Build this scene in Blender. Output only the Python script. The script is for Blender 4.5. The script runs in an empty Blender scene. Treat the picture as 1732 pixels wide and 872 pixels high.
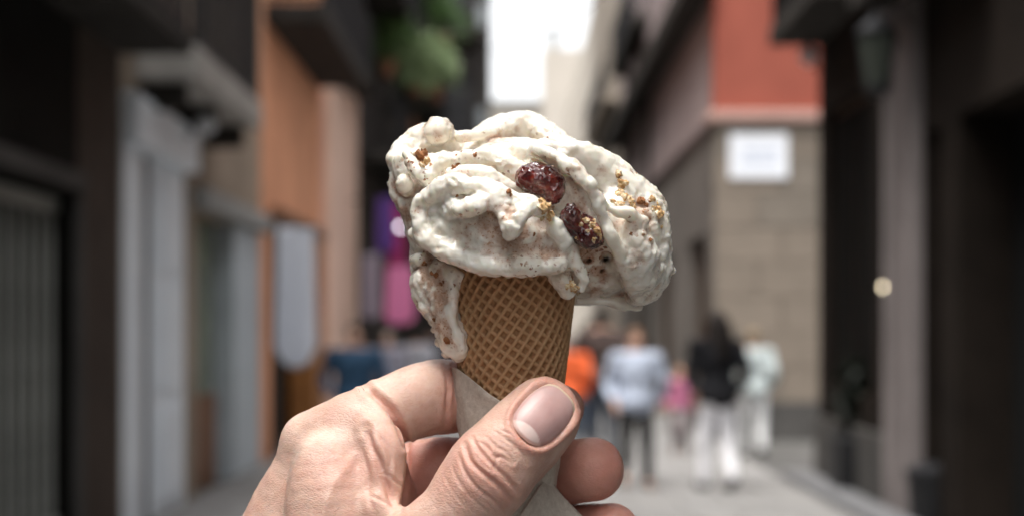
import bpy, math, random
import numpy as np
from mathutils import Vector, Matrix
from mathutils.bvhtree import BVHTree

random.seed(7)
rng = np.random.default_rng(7)
S = bpy.context.scene
COL = S.collection

# ------------------------------------------------------------------ camera, sky, sun, exposure
CAM_Z = 1.6
FPX = 2400.0                       # focal length in photograph pixels (1732 wide)
cam_data = bpy.data.cameras.new('camera')
cam = bpy.data.objects.new('camera', cam_data)
COL.objects.link(cam)
cam.location = (0, 0, CAM_Z)
cam.rotation_euler = (math.radians(90), 0, 0)
cam_data.sensor_width = 36.0
cam_data.lens = 36.0 * FPX / 1732.0
cam_data.shift_y = 124.0 / 1732.0
cam_data.clip_start = 0.02
cam_data.clip_end = 1000
cam_data.dof.use_dof = True
cam_data.dof.focus_distance = 0.358
cam_data.dof.aperture_fstop = cam_data.lens / 4.9
S.camera = cam

world = bpy.data.worlds.new("World")
S.world = world
world.use_nodes = True
wn, wl = world.node_tree.nodes, world.node_tree.links
SUN_EL, SUN_AZ = math.radians(71), math.radians(222)   # azimuth clockwise from +Y
sky = wn.new('ShaderNodeTexSky')
sky.sky_type = 'NISHITA'
sky.sun_disc = False
sky.sun_elevation = SUN_EL
sky.sun_rotation = SUN_AZ
sky.air_density = 1.0
sky.dust_density = 4.0
hs = wn.new('ShaderNodeHueSaturation')
hs.inputs['Saturation'].default_value = 0.10
bg = wn['Background']
bg.inputs['Strength'].default_value = 0.15
wl.new(sky.outputs['Color'], hs.inputs['Color'])
wl.new(hs.outputs['Color'], bg.inputs['Color'])

sun_data = bpy.data.lights.new('sun', 'SUN')
sun_data.energy = 1.5
sun_data.angle = math.radians(28)
sun_data.color = (1.0, 0.96, 0.9)
sun = bpy.data.objects.new('sun', sun_data)
COL.objects.link(sun)
sd = Vector((math.sin(SUN_AZ) * math.cos(SUN_EL), math.cos(SUN_AZ) * math.cos(SUN_EL), math.sin(SUN_EL)))
sun.rotation_euler = sd.to_track_quat('Z', 'Y').to_euler()
sun.location = sd * 60

S.view_settings.view_transform = 'Standard'
S.view_settings.look = 'None'
S.view_settings.gamma = 1.0
S.view_settings.exposure = 1.45
S.render.engine = 'CYCLES'
S.cycles.use_denoising = True
S.cycles.max_bounces = 6
S.cycles.sample_clamp_indirect = 4.0

# ------------------------------------------------------------------ materials
def mat(name, color, rough=0.7, metal=0.0, var=0.0, vscale=4.0, color2=None, bump=0.0, bscale=20.0,
        sss=0.0, sss_r=(1, .4, .2), sss_s=0.003, coat=0.0, emit=None, emit_s=0.0, spec=0.2):
    m = bpy.data.materials.new(name)
    m.use_nodes = True
    n, l = m.node_tree.nodes, m.node_tree.links
    b = n['Principled BSDF']
    b.inputs['Base Color'].default_value = (*color, 1)
    b.inputs['Roughness'].default_value = rough
    b.inputs['Metallic'].default_value = metal
    b.inputs['Specular IOR Level'].default_value = spec
    if coat: b.inputs['Coat Weight'].default_value = coat
    if sss:
        b.inputs['Subsurface Weight'].default_value = sss
        b.inputs['Subsurface Radius'].default_value = sss_r
        b.inputs['Subsurface Scale'].default_value = sss_s
    if emit:
        b.inputs['Emission Color'].default_value = (*emit, 1)
        b.inputs['Emission Strength'].default_value = emit_s
    if var or color2 or bump:
        tc = n.new('ShaderNodeTexCoord')
        if var or color2:
            nz = n.new('ShaderNodeTexNoise'); nz.inputs['Scale'].default_value = vscale
            nz.inputs['Detail'].default_value = 5; nz.inputs['Roughness'].default_value = 0.65
            l.new(tc.outputs['Object'], nz.inputs['Vector'])
            r = n.new('ShaderNodeValToRGB')
            c2 = color2 or tuple(c * (1 - var) for c in color)
            c1 = color if color2 else tuple(min(1, c * (1 + var)) for c in color)
            r.color_ramp.elements[0].position = 0.35; r.color_ramp.elements[0].color = (*c2, 1)
            r.color_ramp.elements[1].position = 0.65; r.color_ramp.elements[1].color = (*c1, 1)
            l.new(nz.outputs['Fac'], r.inputs['Fac']); l.new(r.outputs['Color'], b.inputs['Base Color'])
        if bump:
            nb = n.new('ShaderNodeTexNoise'); nb.inputs['Scale'].default_value = bscale
            nb.inputs['Detail'].default_value = 6
            l.new(tc.outputs['Object'], nb.inputs['Vector'])
            bp = n.new('ShaderNodeBump'); bp.inputs['Strength'].default_value = bump
            bp.inputs['Distance'].default_value = 0.02
            l.new(nb.outputs['Fac'], bp.inputs['Height']); l.new(bp.outputs['Normal'], b.inputs['Normal'])
    return m

class NT:
    """small helper to write node trees"""
    def __init__(s, name):
        s.m = bpy.data.materials.new(name); s.m.use_nodes = True
        s.n, s.l = s.m.node_tree.nodes, s.m.node_tree.links
        s.b = s.n['Principled BSDF']
        s.tc = s.n.new('ShaderNodeTexCoord')
    def mapping(s, scale=(1, 1, 1), rot=(0, 0, 0)):
        mp = s.n.new('ShaderNodeMapping'); mp.inputs['Scale'].default_value = scale
        mp.inputs['Rotation'].default_value = rot
        s.l.new(s.tc.outputs['Object'], mp.inputs['Vector']); return mp.outputs['Vector']
    def noise(s, scale, detail=4, rough=0.6, vec=None, dist=0.0):
        t = s.n.new('ShaderNodeTexNoise'); t.inputs['Scale'].default_value = scale
        t.inputs['Detail'].default_value = detail; t.inputs['Roughness'].default_value = rough
        t.inputs['Distortion'].default_value = dist
        s.l.new(vec or s.tc.outputs['Object'], t.inputs['Vector']); return t.outputs['Fac']
    def vor(s, scale, feature='F1', rand=1.0, vec=None, out='Distance'):
        t = s.n.new('ShaderNodeTexVoronoi'); t.feature = feature; t.inputs['Scale'].default_value = scale
        t.inputs['Randomness'].default_value = rand
        s.l.new(vec or s.tc.outputs['Object'], t.inputs['Vector']); return t.outputs[out]
    def ramp(s, fac, stops, interp='LINEAR'):
        r = s.n.new('ShaderNodeValToRGB'); cr = r.color_ramp; cr.interpolation = interp
        while len(cr.elements) < len(stops): cr.elements.new(0.5)
        for e, (p, c) in zip(cr.elements, stops):
            e.position = p
            e.color = (*c, 1) if isinstance(c, tuple) else (c, c, c, 1)
        s.l.new(fac, r.inputs['Fac']); return r.outputs['Color']
    def mix(s, fac, a, b, mode='MIX'):
        x = s.n.new('ShaderNodeMix'); x.data_type = 'RGBA'; x.blend_type = mode
        for sock, v in ((x.inputs[0], fac), (x.inputs[6], a), (x.inputs[7], b)):
            if isinstance(v, (int, float)): sock.default_value = v
            elif isinstance(v, tuple): sock.default_value = (*v, 1)
            else: s.l.new(v, sock)
        return x.outputs[2]
    def math(s, op, a, b=0.0, c=None):
        x = s.n.new('ShaderNodeMath'); x.operation = op
        for i, v in enumerate((a, b) if c is None else (a, b, c)):
            if isinstance(v, (int, float)): x.inputs[i].default_value = v
            else: s.l.new(v, x.inputs[i])
        return x.outputs[0]
    def attr(s, name):
        a = s.n.new('ShaderNodeAttribute'); a.attribute_name = name; return a.outputs['Fac']
    def bump(s, h, strength, dist, prev=None):
        x = s.n.new('ShaderNodeBump')
        if isinstance(strength, (int, float)): x.inputs['Strength'].default_value = strength
        else: s.l.new(strength, x.inputs['Strength'])
        x.inputs['Distance'].default_value = dist; s.l.new(h, x.inputs['Height'])
        if prev: s.l.new(prev, x.inputs['Normal'])
        return x.outputs['Normal']
    def set(s, **kw):
        for k, v in kw.items():
            sock = s.b.inputs[k.replace('_', ' ')]
            if isinstance(v, (int, float)): sock.default_value = v
            elif isinstance(v, tuple): sock.default_value = (*v, 1) if sock.type == 'RGBA' else v
            else: s.l.new(v, sock)

# ------------------------------------------------------------------ objects
def tag(o, label=None, cat=None, group=None, kind=None):
    if label: o['label'] = label
    if cat: o['category'] = cat
    if group: o['group'] = group
    if kind: o['kind'] = kind
    return o

def empty(name, loc, label=None, cat=None, group=None, kind=None):
    o = bpy.data.objects.new(name, None); COL.objects.link(o); o.location = loc
    o.empty_display_size = 0.1
    return tag(o, label, cat, group, kind)

def link(name, me, m, parent=None, loc=None):
    """link a mesh whose vertices are in world coordinates (or in the parent's frame when loc is None and parent given)"""
    if m: me.materials.append(m)
    o = bpy.data.objects.new(name, me); COL.objects.link(o)
    if parent: o.parent = parent
    if loc is not None: o.location = loc
    return o

def mesh_np(name, V, F, smooth=True):
    me = bpy.data.meshes.new(name)
    V = np.asarray(V, dtype=np.float32); F = np.asarray(F, dtype=np.int32)
    k = F.shape[1]
    me.vertices.add(len(V)); me.vertices.foreach_set('co', V.ravel())
    me.loops.add(F.size); me.loops.foreach_set('vertex_index', F.ravel())
    me.polygons.add(len(F))
    me.polygons.foreach_set('loop_start', np.arange(0, F.size, k, dtype=np.int32))
    me.polygons.foreach_set('loop_total', np.full(len(F), k, dtype=np.int32))
    me.update(calc_edges=True)
    me.polygons.foreach_set('use_smooth', np.full(len(F), smooth, dtype=bool))
    me.validate()
    return me

class MB:
    """collects boxes, prisms, tubes and builds ONE mesh"""
    def __init__(s): s.v, s.f = [], []
    def add(s, vs, fs):
        k = len(s.v); s.v += [tuple(v) for v in vs]; s.f += [tuple(i + k for i in f) for f in fs]; return s
    def box(s, x0, x1, y0, y1, z0, z1, ch=0.0):
        if ch <= 0:
            vs = [(x, y, z) for z in (z0, z1) for y in (y0, y1) for x in (x0, x1)]
            return s.add(vs, [(0, 2, 3, 1), (4, 5, 7, 6), (0, 1, 5, 4), (2, 6, 7, 3), (0, 4, 6, 2), (1, 3, 7, 5)])
        vs, cs = [], {}
        X, Y, Z = (x0, x1), (y0, y1), (z0, z1)
        sg = (1, -1)
        for i in (0, 1):
            for j in (0, 1):
                for k in (0, 1):
                    for a in range(3):
                        p = [X[i] + sg[i] * ch, Y[j] + sg[j] * ch, Z[k] + sg[k] * ch]
                        p[a] = (X[i], Y[j], Z[k])[a]
                        cs[(i, j, k, a)] = len(vs); vs.append(tuple(p))
        fs = []
        for a in range(3):
            b, c = (a + 1) % 3, (a + 2) % 3
            for e in (0, 1):
                q = []
                for (u, w) in ((0, 0), (1, 0), (1, 1), (0, 1)):
                    ijk = [0, 0, 0]; ijk[a] = e; ijk[b] = u; ijk[c] = w
                    q.append(cs[(*ijk, a)])
                fs.append(tuple(q if e else q[::-1]))
            for u in (0, 1):
                for w in (0, 1):
                    def g(t, ax):
                        ijk = [0, 0, 0]; ijk[a] = t; ijk[b] = u; ijk[c] = w
                        return cs[(*ijk, ax)]
                    fs.append((g(0, b), g(1, b), g(1, c), g(0, c)))
        for i in (0, 1):
            for j in (0, 1):
                for k in (0, 1):
                    fs.append((cs[(i, j, k, 0)], cs[(i, j, k, 1)], cs[(i, j, k, 2)]))
        return s.add(vs, fs)
    def tube(s, pts, r, n=10, cap=True):
        pts = [Vector(p) for p in pts]
        rs = r if isinstance(r, (list, tuple)) else [r] * len(pts)
        vs, fs = [], []
        up = None
        for i, p in enumerate(pts):
            t = (pts[min(i + 1, len(pts) - 1)] - pts[max(i - 1, 0)]).normalized()
            if up is None: up = Vector((0, 0, 1)) if abs(t.z) < 0.9 else Vector((1, 0, 0))
            a = t.cross(up).normalized(); b = t.cross(a).normalized(); up = -b if abs(t.dot(b)) < .99 else up
            up = b.cross(t) if False else up
            for j in range(n):
                th = 2 * math.pi * j / n
                vs.append(p + (a * math.cos(th) + b * math.sin(th)) * rs[i])
        for i in range(len(pts) - 1):
            for j in range(n):
                fs.append((i * n + j, i * n + (j + 1) % n, (i + 1) * n + (j + 1) % n, (i + 1) * n + j))
        if cap:
            fs.append(tuple(range(n))[::-1]); fs.append(tuple((len(pts) - 1) * n + j for j in range(n)))
        return s.add(vs, fs)
    def lathe(s, c, prof, n=20):
        vs, fs = [], []
        for (r, z) in prof:
            for j in range(n):
                th = 2 * math.pi * j / n
                vs.append((c[0] + r * math.cos(th), c[1] + r * math.sin(th), c[2] + z))
        for i in range(len(prof) - 1):
            for j in range(n):
                fs.append((i * n + j, i * n + (j + 1) % n, (i + 1) * n + (j + 1) % n, (i + 1) * n + j))
        return s.add(vs, fs)
    def build(s, name, m, parent=None, loc=None, smooth=False):
        me = bpy.data.meshes.new(name)
        me.from_pydata(s.v, [], s.f)
        import bmesh
        bm = bmesh.new(); bm.from_mesh(me); bmesh.ops.recalc_face_normals(bm, faces=bm.faces); bm.to_mesh(me); bm.free()
        if smooth:
            me.polygons.foreach_set('use_smooth', np.ones(len(me.polygons), dtype=bool))
        o = link(name, me, m, parent, None)
        if parent is not None and loc is None:      # world coordinates given: move into the parent's frame
            off = parent_world(parent)
            me.transform(Matrix.Translation(-off))
        elif loc is not None:
            o.location = loc
        else:                                        # top level: put the origin at the base centre
            bb = np.array(s.v); c = Vector(((bb[:, 0].min() + bb[:, 0].max()) / 2, (bb[:, 1].min() + bb[:, 1].max()) / 2, bb[:, 2].min()))
            me.transform(Matrix.Translation(-c)); o.location = c
        return o

def parent_world(p):
    v = Vector((0, 0, 0))
    while p is not None:
        v += p.location; p = p.parent
    return v

def copy_tree(o, parent=None):
    c = o.copy(); COL.objects.link(c); c.parent = parent
    for ch in list(o.children): copy_tree(ch, c)
    return c

# ------------------------------------------------------------------ implicit surfaces (millimetres)
def hash3(ix, iy, iz, seed):
    h = (ix * 374761393 + iy * 668265263 + iz * 2147483647 + seed * 1274126177) & 0xffffffff
    h = ((h ^ (h >> 13)) * 1274126177) & 0xffffffff
    h = ((h ^ (h >> 16)) * 2246822519) & 0xffffffff
    return ((h ^ (h >> 15)) & 0xffffff).astype(np.float64) / 0xffffff * 2 - 1

def vnoise(P, scale, seed=0, octaves=1, gain=0.5):
    """smooth value noise, P (N,3), feature size = scale"""
    out = np.zeros(len(P)); amp = 1.0; tot = 0
    for o in range(octaves):
        Q = P / scale * (2.03 ** o) + 31.7 * o + seed * 7.13
        I = np.floor(Q).astype(np.int64); f = Q - I; f = f * f * f * (f * (f * 6 - 15) + 10)
        v = 0
        for dx in (0, 1):
            wx = f[:, 0] if dx else 1 - f[:, 0]
            for dy in (0, 1):
                wy = f[:, 1] if dy else 1 - f[:, 1]
                for dz in (0, 1):
                    wz = f[:, 2] if dz else 1 - f[:, 2]
                    v = v + wx * wy * wz * hash3(I[:, 0] + dx, I[:, 1] + dy, I[:, 2] + dz, seed + o)
        out += v * amp; tot += amp; amp *= gain
    return out / tot

class Field:
    def __init__(s, lo, hi, h):
        s.lo = np.array(lo, float); s.h = h
        s.n = np.ceil((np.array(hi) - s.lo) / h).astype(int) + 1
        s.ax = [s.lo[i] + h * np.arange(s.n[i]) for i in range(3)]
        s.F = np.full(s.n, 1e3, dtype=np.float32)
    def _win(s, lo, hi):
        a = np.clip(np.floor((np.array(lo) - s.lo) / s.h).astype(int), 0, s.n)
        b = np.clip(np.ceil((np.array(hi) - s.lo) / s.h).astype(int) + 1, 0, s.n)
        return tuple(slice(i, j) for i, j in zip(a, b))
    def _grid(s, w):
        return (s.ax[0][w[0]][:, None, None], s.ax[1][w[1]][None, :, None], s.ax[2][w[2]][None, None, :])
    def _merge(s, w, d, k, sub=False):
        cur = s.F[w]
        if sub:
            d = -d
            if k > 0:
                hh = np.maximum(k - np.abs(cur - d), 0) / k
                s.F[w] = np.maximum(cur, d) + hh * hh * k * .25
            else: s.F[w] = np.maximum(cur, d)
            return
        if k > 0:
            hh = np.maximum(k - np.abs(cur - d), 0) / k
            s.F[w] = np.minimum(cur, d) - hh * hh * k * .25
        else: s.F[w] = np.minimum(cur, d)
    def cap(s, a, b, ra, rb, k=2.0, sub=False, flat=None):
        a = np.array(a, float); b = np.array(b, float)
        m = max(ra, rb) + k + 3
        w = s._win(np.minimum(a, b) - m, np.maximum(a, b) + m)
        if any(q.start >= q.stop for q in w): return
        X, Y, Z = s._grid(w)
        ba = b - a; L = max(ba @ ba, 1e-9)
        px, py, pz = X - a[0], Y - a[1], Z - a[2]
        t = np.clip((px * ba[0] + py * ba[1] + pz * ba[2]) / L, 0, 1)
        d = np.sqrt((px - t * ba[0]) ** 2 + (py - t * ba[1]) ** 2 + (pz - t * ba[2]) ** 2) - (ra + (rb - ra) * t)
        s._merge(w, d.astype(np.float32), k, sub)
    def chain(s, pts, k=2.0, sub=False, sm=True):
        """pts: (point, radius) list; resampled with Catmull-Rom when sm; one smooth union for the entire chain"""
        if sm and len(pts) > 2: pts = catmull(pts, 5)
        m = max(r for _, r in pts) + k + 3
        A = np.array([p for p, _ in pts], float)
        w = s._win(A.min(0) - m, A.max(0) + m)
        if any(q.start >= q.stop for q in w): return
        X, Y, Z = s._grid(w)
        D = np.full(s.F[w].shape, 1e3, dtype=np.float32)
        for (a, ra), (b, rb) in zip(pts[:-1], pts[1:]):
            a = np.array(a, float); b = np.array(b, float)
            mm = max(ra, rb) + k + 3
            w2 = s._win(np.minimum(a, b) - mm, np.maximum(a, b) + mm)
            if any(q.start >= q.stop for q in w2): continue
            X, Y, Z = s._grid(w2)
            loc = tuple(slice(q.start - p.start, q.stop - p.start) for q, p in zip(w2, w))
            ba = b - a; L = max(ba @ ba, 1e-9)
            px, py, pz = X - a[0], Y - a[1], Z - a[2]
            t = np.clip((px * ba[0] + py * ba[1] + pz * ba[2]) / L, 0, 1)
            d = np.sqrt((px - t * ba[0]) ** 2 + (py - t * ba[1]) ** 2 + (pz - t * ba[2]) ** 2) - (ra + (rb - ra) * t)
            D[loc] = np.minimum(D[loc], d)
        s._merge(w, D, k, sub)
    def ell(s, c, r, k=2.0, sub=False, rot=None):
        c = np.array(c, float); r = np.array(r, float)
        R = np.eye(3) if rot is None else np.array(rot.to_3x3())
        m = r.max() + k + 3
        w = s._win(c - m, c + m)
        if any(q.start >= q.stop for q in w): return
        X, Y, Z = s._grid(w)
        p = [X - c[0], Y - c[1], Z - c[2]]
        q = [(R[0, i] * p[0] + R[1, i] * p[1] + R[2, i] * p[2]) for i in range(3)]
        k0 = np.sqrt(sum((q[i] / r[i]) ** 2 for i in range(3)))
        k1 = np.sqrt(sum((q[i] / r[i] ** 2) ** 2 for i in range(3))) + 1e-9
        s._merge(w, (k0 * (k0 - 1) / k1).astype(np.float32), k, sub)
    def surface(s):
        F = s.F; n = F.shape
        ins = F < 0
        c = np.zeros((n[0] - 1, n[1] - 1, n[2] - 1), dtype=np.uint8)
        for dx in (0, 1):
            for dy in (0, 1):
                for dz in (0, 1):
                    c += ins[dx:n[0] - 1 + dx, dy:n[1] - 1 + dy, dz:n[2] - 1 + dz]
        act = (c > 0) & (c < 8)
        idx = np.argwhere(act)
        vid = np.full(act.shape, -1, dtype=np.int64); vid[act] = np.arange(len(idx))
        cor = [(dx, dy, dz) for dx in (0, 1) for dy in (0, 1) for dz in (0, 1)]
        val = {q: F[idx[:, 0] + q[0], idx[:, 1] + q[1], idx[:, 2] + q[2]] for q in cor}
        acc = np.zeros((len(idx), 3)); cnt = np.zeros(len(idx))
        for q in cor:
            for a in range(3):
                if q[a] == 0:
                    q2 = list(q); q2[a] = 1; q2 = tuple(q2)
                    v0, v1 = val[q], val[q2]
                    m = (v0 < 0) != (v1 < 0)
                    t = np.where(m, v0 / np.where(m, v0 - v1, 1), 0)
                    p = np.tile(np.array(q, float), (len(idx), 1)); p[:, a] = t
                    acc[m] += p[m]; cnt[m] += 1
        V = s.lo + (idx + acc / cnt[:, None]) * s.h
        faces = []
        for a in range(3):
            b, d = (a + 1) % 3, (a + 2) % 3
            sl0 = [slice(None)] * 3; sl1 = [slice(None)] * 3
            sl0[a] = slice(0, -1); sl1[a] = slice(1, None)
            ch = ins[tuple(sl0)] != ins[tuple(sl1)]
            e = np.argwhere(ch)
            ok = (e[:, b] > 0) & (e[:, d] > 0) & (e[:, b] < n[b] - 1) & (e[:, d] < n[d] - 1)
            e = e[ok]
            i0 = ins[e[:, 0], e[:, 1], e[:, 2]]
            def g(ob, od):
                q = e.copy(); q[:, b] -= ob; q[:, d] -= od
                return vid[q[:, 0], q[:, 1], q[:, 2]]
            Q = np.stack([g(0, 0), g(1, 0), g(1, 1), g(0, 1)], 1)
            Q[~i0] = Q[~i0][:, ::-1]
            faces.append(Q)
        Fc = np.concatenate(faces)
        return V, Fc

def catmull(pts, n):
    P = [np.array((*p, r), float) for p, r in pts]
    out = []
    for i in range(len(P) - 1):
        p0, p1, p2, p3 = P[max(i - 1, 0)], P[i], P[i + 1], P[min(i + 2, len(P) - 1)]
        for j in range(n):
            t = j / n
            q = 0.5 * ((2 * p1) + (-p0 + p2) * t + (2 * p0 - 5 * p1 + 4 * p2 - p3) * t * t + (-p0 + 3 * p1 - 3 * p2 + p3) * t ** 3)
            out.append((q[:3], max(q[3], 1e-4)))
    out.append((P[-1][:3], P[-1][3]))
    return out

def vnormals(V, F):
    a = V[F[:, 2]] - V[F[:, 0]]; b = V[F[:, 3 if F.shape[1] == 4 else 1]] - V[F[:, 1 if F.shape[1] == 4 else 0]]
    fn = np.cross(a, b)
    if F.shape[1] == 3: fn = np.cross(V[F[:, 1]] - V[F[:, 0]], V[F[:, 2]] - V[F[:, 0]])
    N = np.zeros_like(V)
    for j in range(F.shape[1]):
        for c in range(3): N[:, c] += np.bincount(F[:, j], fn[:, c], len(V))
    return N / (np.linalg.norm(N, axis=1, keepdims=True) + 1e-12)

def smooth_verts(V, F, it=3, lam=0.5):
    E = np.concatenate([F[:, [i, (i + 1) % F.shape[1]]] for i in range(F.shape[1])])
    deg = np.bincount(E.ravel(), minlength=len(V)).astype(float)
    for _ in range(it):
        A = np.zeros_like(V)
        for c in range(3):
            A[:, c] = np.bincount(E[:, 0], V[E[:, 1], c], len(V)) + np.bincount(E[:, 1], V[E[:, 0], c], len(V))
        V = V + lam * (A / deg[:, None] - V)
    return V

def largest(V, F):
    lab = np.arange(len(V)); E = np.concatenate([F[:, [i, (i + 1) % F.shape[1]]] for i in range(F.shape[1])])
    while True:
        m = np.minimum(lab[E[:, 0]], lab[E[:, 1]]); new = lab.copy()
        np.minimum.at(new, E[:, 0], m); np.minimum.at(new, E[:, 1], m); new = new[new]
        new = new[new]
        if (new == lab).all(): break
        lab = new
    c = np.bincount(lab, minlength=len(V)); keep = lab == c.argmax()
    idx = np.cumsum(keep) - 1
    F = F[keep[F[:, 0]]]
    return V[keep], idx[F]

def smooth_scalar(x, F, it):
    E = np.concatenate([F[:, [i, (i + 1) % F.shape[1]]] for i in range(F.shape[1])])
    deg = np.bincount(E.ravel(), minlength=len(x)).astype(float)
    for _ in range(it):
        x = (np.bincount(E[:, 0], x[E[:, 1]], len(x)) + np.bincount(E[:, 1], x[E[:, 0]], len(x))) / deg
    return x

def ss(a, b, x):
    t = np.clip((x - a) / (b - a), 0, 1); return t * t * (3 - 2 * t)

# the near things are laid out in millimetres in the camera's level frame: x right, y away, z up from eye height
D0 = 380.0
def P(px, py, w=0.0):
    d = D0 - w
    return np.array(((px - 866) / FPX * d, d, (560 - py) / FPX * d))
def R(rpx, w=0.0): return rpx / FPX * (D0 - w)
def pr(px, py, w, r): return (P(px, py, w), R(r, w))
def proj(V): return 866 + FPX * V[:, 0] / V[:, 1], 560 - FPX * V[:, 2] / V[:, 1]
def to_world(V): return (V / 1000.0 + np.array((0, 0, CAM_Z)))
def seg_dist(px, py, poly):
    d = np.full(len(px), 1e9); 
    for (a, b) in zip(poly[:-1], poly[1:]):
        ax, ay = a; bx, by = b; L = max((bx - ax) ** 2 + (by - ay) ** 2, 1e-9)
        t = np.clip(((px - ax) * (bx - ax) + (py - ay) * (by - ay)) / L, 0, 1)
        d = np.minimum(d, np.hypot(px - ax - t * (bx - ax), py - ay - t * (by - ay)))
    return d
def curve2(pts, n=6):
    return [(p[0], p[1]) for p, _ in catmull([((a, b, 0), 1) for a, b in pts], n)]

def add_attr(me, name, vals):
    a = me.attributes.new(name, 'FLOAT', 'POINT'); a.data.foreach_set('value', np.asarray(vals, dtype=np.float32))

def near_object(name, V, F, m, base, parent=None, smooth=True):
    """mesh from millimetre coordinates; base = world location of the thing's origin"""
    W = to_world(V) - np.array(base)
    me = mesh_np(name, W, F, smooth)
    o = link(name, me, m, parent)
    if parent is None: o.location = base
    return o

# ================================================================== NEAR: wafer cone
CONE_AX, CONE_W = 866.0, 0.0
def cone_axis(y): return np.array((( CONE_AX + (y - 640) * 0.0 - 866) / FPX * D0, D0, (560 - y) / FPX * D0))
TAN = 0.118                                  # radius change per mm
def cone_r(z):                               # z in mm (level frame), radius at that height
    z640 = (560 - 640) / FPX * D0
    return 14.35 + (z - z640) * TAN
Z_TOP = (560 - 425) / FPX * D0
Z_APEX = (560 - 640) / FPX * D0 - 14.35 / TAN
cone_base = to_world(np.array([[0, D0, Z_APEX]]))[0]
cone_root = empty('ice_cream_cone', cone_base,
                  'waffle cone heaped with melting cream ice cream, cherries and crumbs, held in the hand', 'ice cream cone')

def build_cone():
    nt, nz = 560, 300
    zc = np.concatenate([np.linspace(Z_TOP, -46, nz), np.linspace(-47, Z_APEX + 1.0, 24)])
    th = np.linspace(0, 2 * np.pi, nt, endpoint=False)
    T, Zg = np.meshgrid(th, zc)
    r = cone_r(Zg)
    alpha = math.atan(TAN)
    rho = (Zg - Z_APEX) / math.cos(alpha)
    # developed sheet: angle measured so that the front (towards the camera, -Y) is its centre
    phi = (T - np.pi) * math.sin(alpha)
    sx, sy = rho * np.sin(phi), rho * np.cos(phi)
    a = math.radians(-35)
    u = sx * math.cos(a) + sy * math.sin(a)
    v = -sx * math.sin(a) + sy * math.cos(a)
    wob = vnoise(np.stack([sx.ravel(), sy.ravel(), 0 * sx.ravel()], 1), 9, 3).reshape(sx.shape)
    pu, pv = 2.35, 2.5
    fu = np.abs(((u + .35 * wob) / pu) % 1 - .5) * 2      # 1 at ridge, 0 mid cell
    fv = np.abs(((v + .3 * wob) / pv) % 1 - .5) * 2
    ru = ss(.42, .80, fu); rv = ss(.40, .80, fv) * .8
    ridge = np.maximum(ru, rv)
    rough = vnoise(np.stack([sx.ravel(), sy.ravel(), 0 * sx.ravel()], 1), .7, 11, 3).reshape(sx.shape)
    pit = 1 - ridge
    disp = -0.72 * pit + .10 * rough
    disp = np.where(Zg < -46, -.3, disp)
    rr = r + disp
    # front at -Y : angle pi -> sin/cos mapping
    X = rr * np.sin(T - np.pi); Y = D0 - rr * np.cos(T - np.pi)
    # slight out-of-round
    V = np.stack([X, Y, Zg], -1).reshape(-1, 3)
    n1, n2 = len(zc), nt
    i, j = np.meshgrid(np.arange(n1 - 1), np.arange(n2), indexing='ij')
    j2 = (j + 1) % n2
    F = np.stack([i * n2 + j, (i + 1) * n2 + j, (i + 1) * n2 + j2, i * n2 + j2], -1).reshape(-1, 4)
    m = NT('wafer')
    n1_ = m.noise(60, 6, .65)
    n2_ = m.noise(900, 3, .7)
    base = m.ramp(n1_, [(.3, (.40, .22, .105)), (.7, (.59, .375, .205))])
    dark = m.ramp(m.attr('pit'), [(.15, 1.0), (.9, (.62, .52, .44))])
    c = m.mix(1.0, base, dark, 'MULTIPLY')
    c = m.mix(m.ramp(n2_, [(.58, 0.0), (.72, .55)]), c, (.26, .12, .05))
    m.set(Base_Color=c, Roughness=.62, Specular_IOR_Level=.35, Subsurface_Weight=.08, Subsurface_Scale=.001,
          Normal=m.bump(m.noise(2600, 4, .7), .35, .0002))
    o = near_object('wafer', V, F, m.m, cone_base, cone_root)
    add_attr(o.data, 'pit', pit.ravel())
build_cone()

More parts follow.
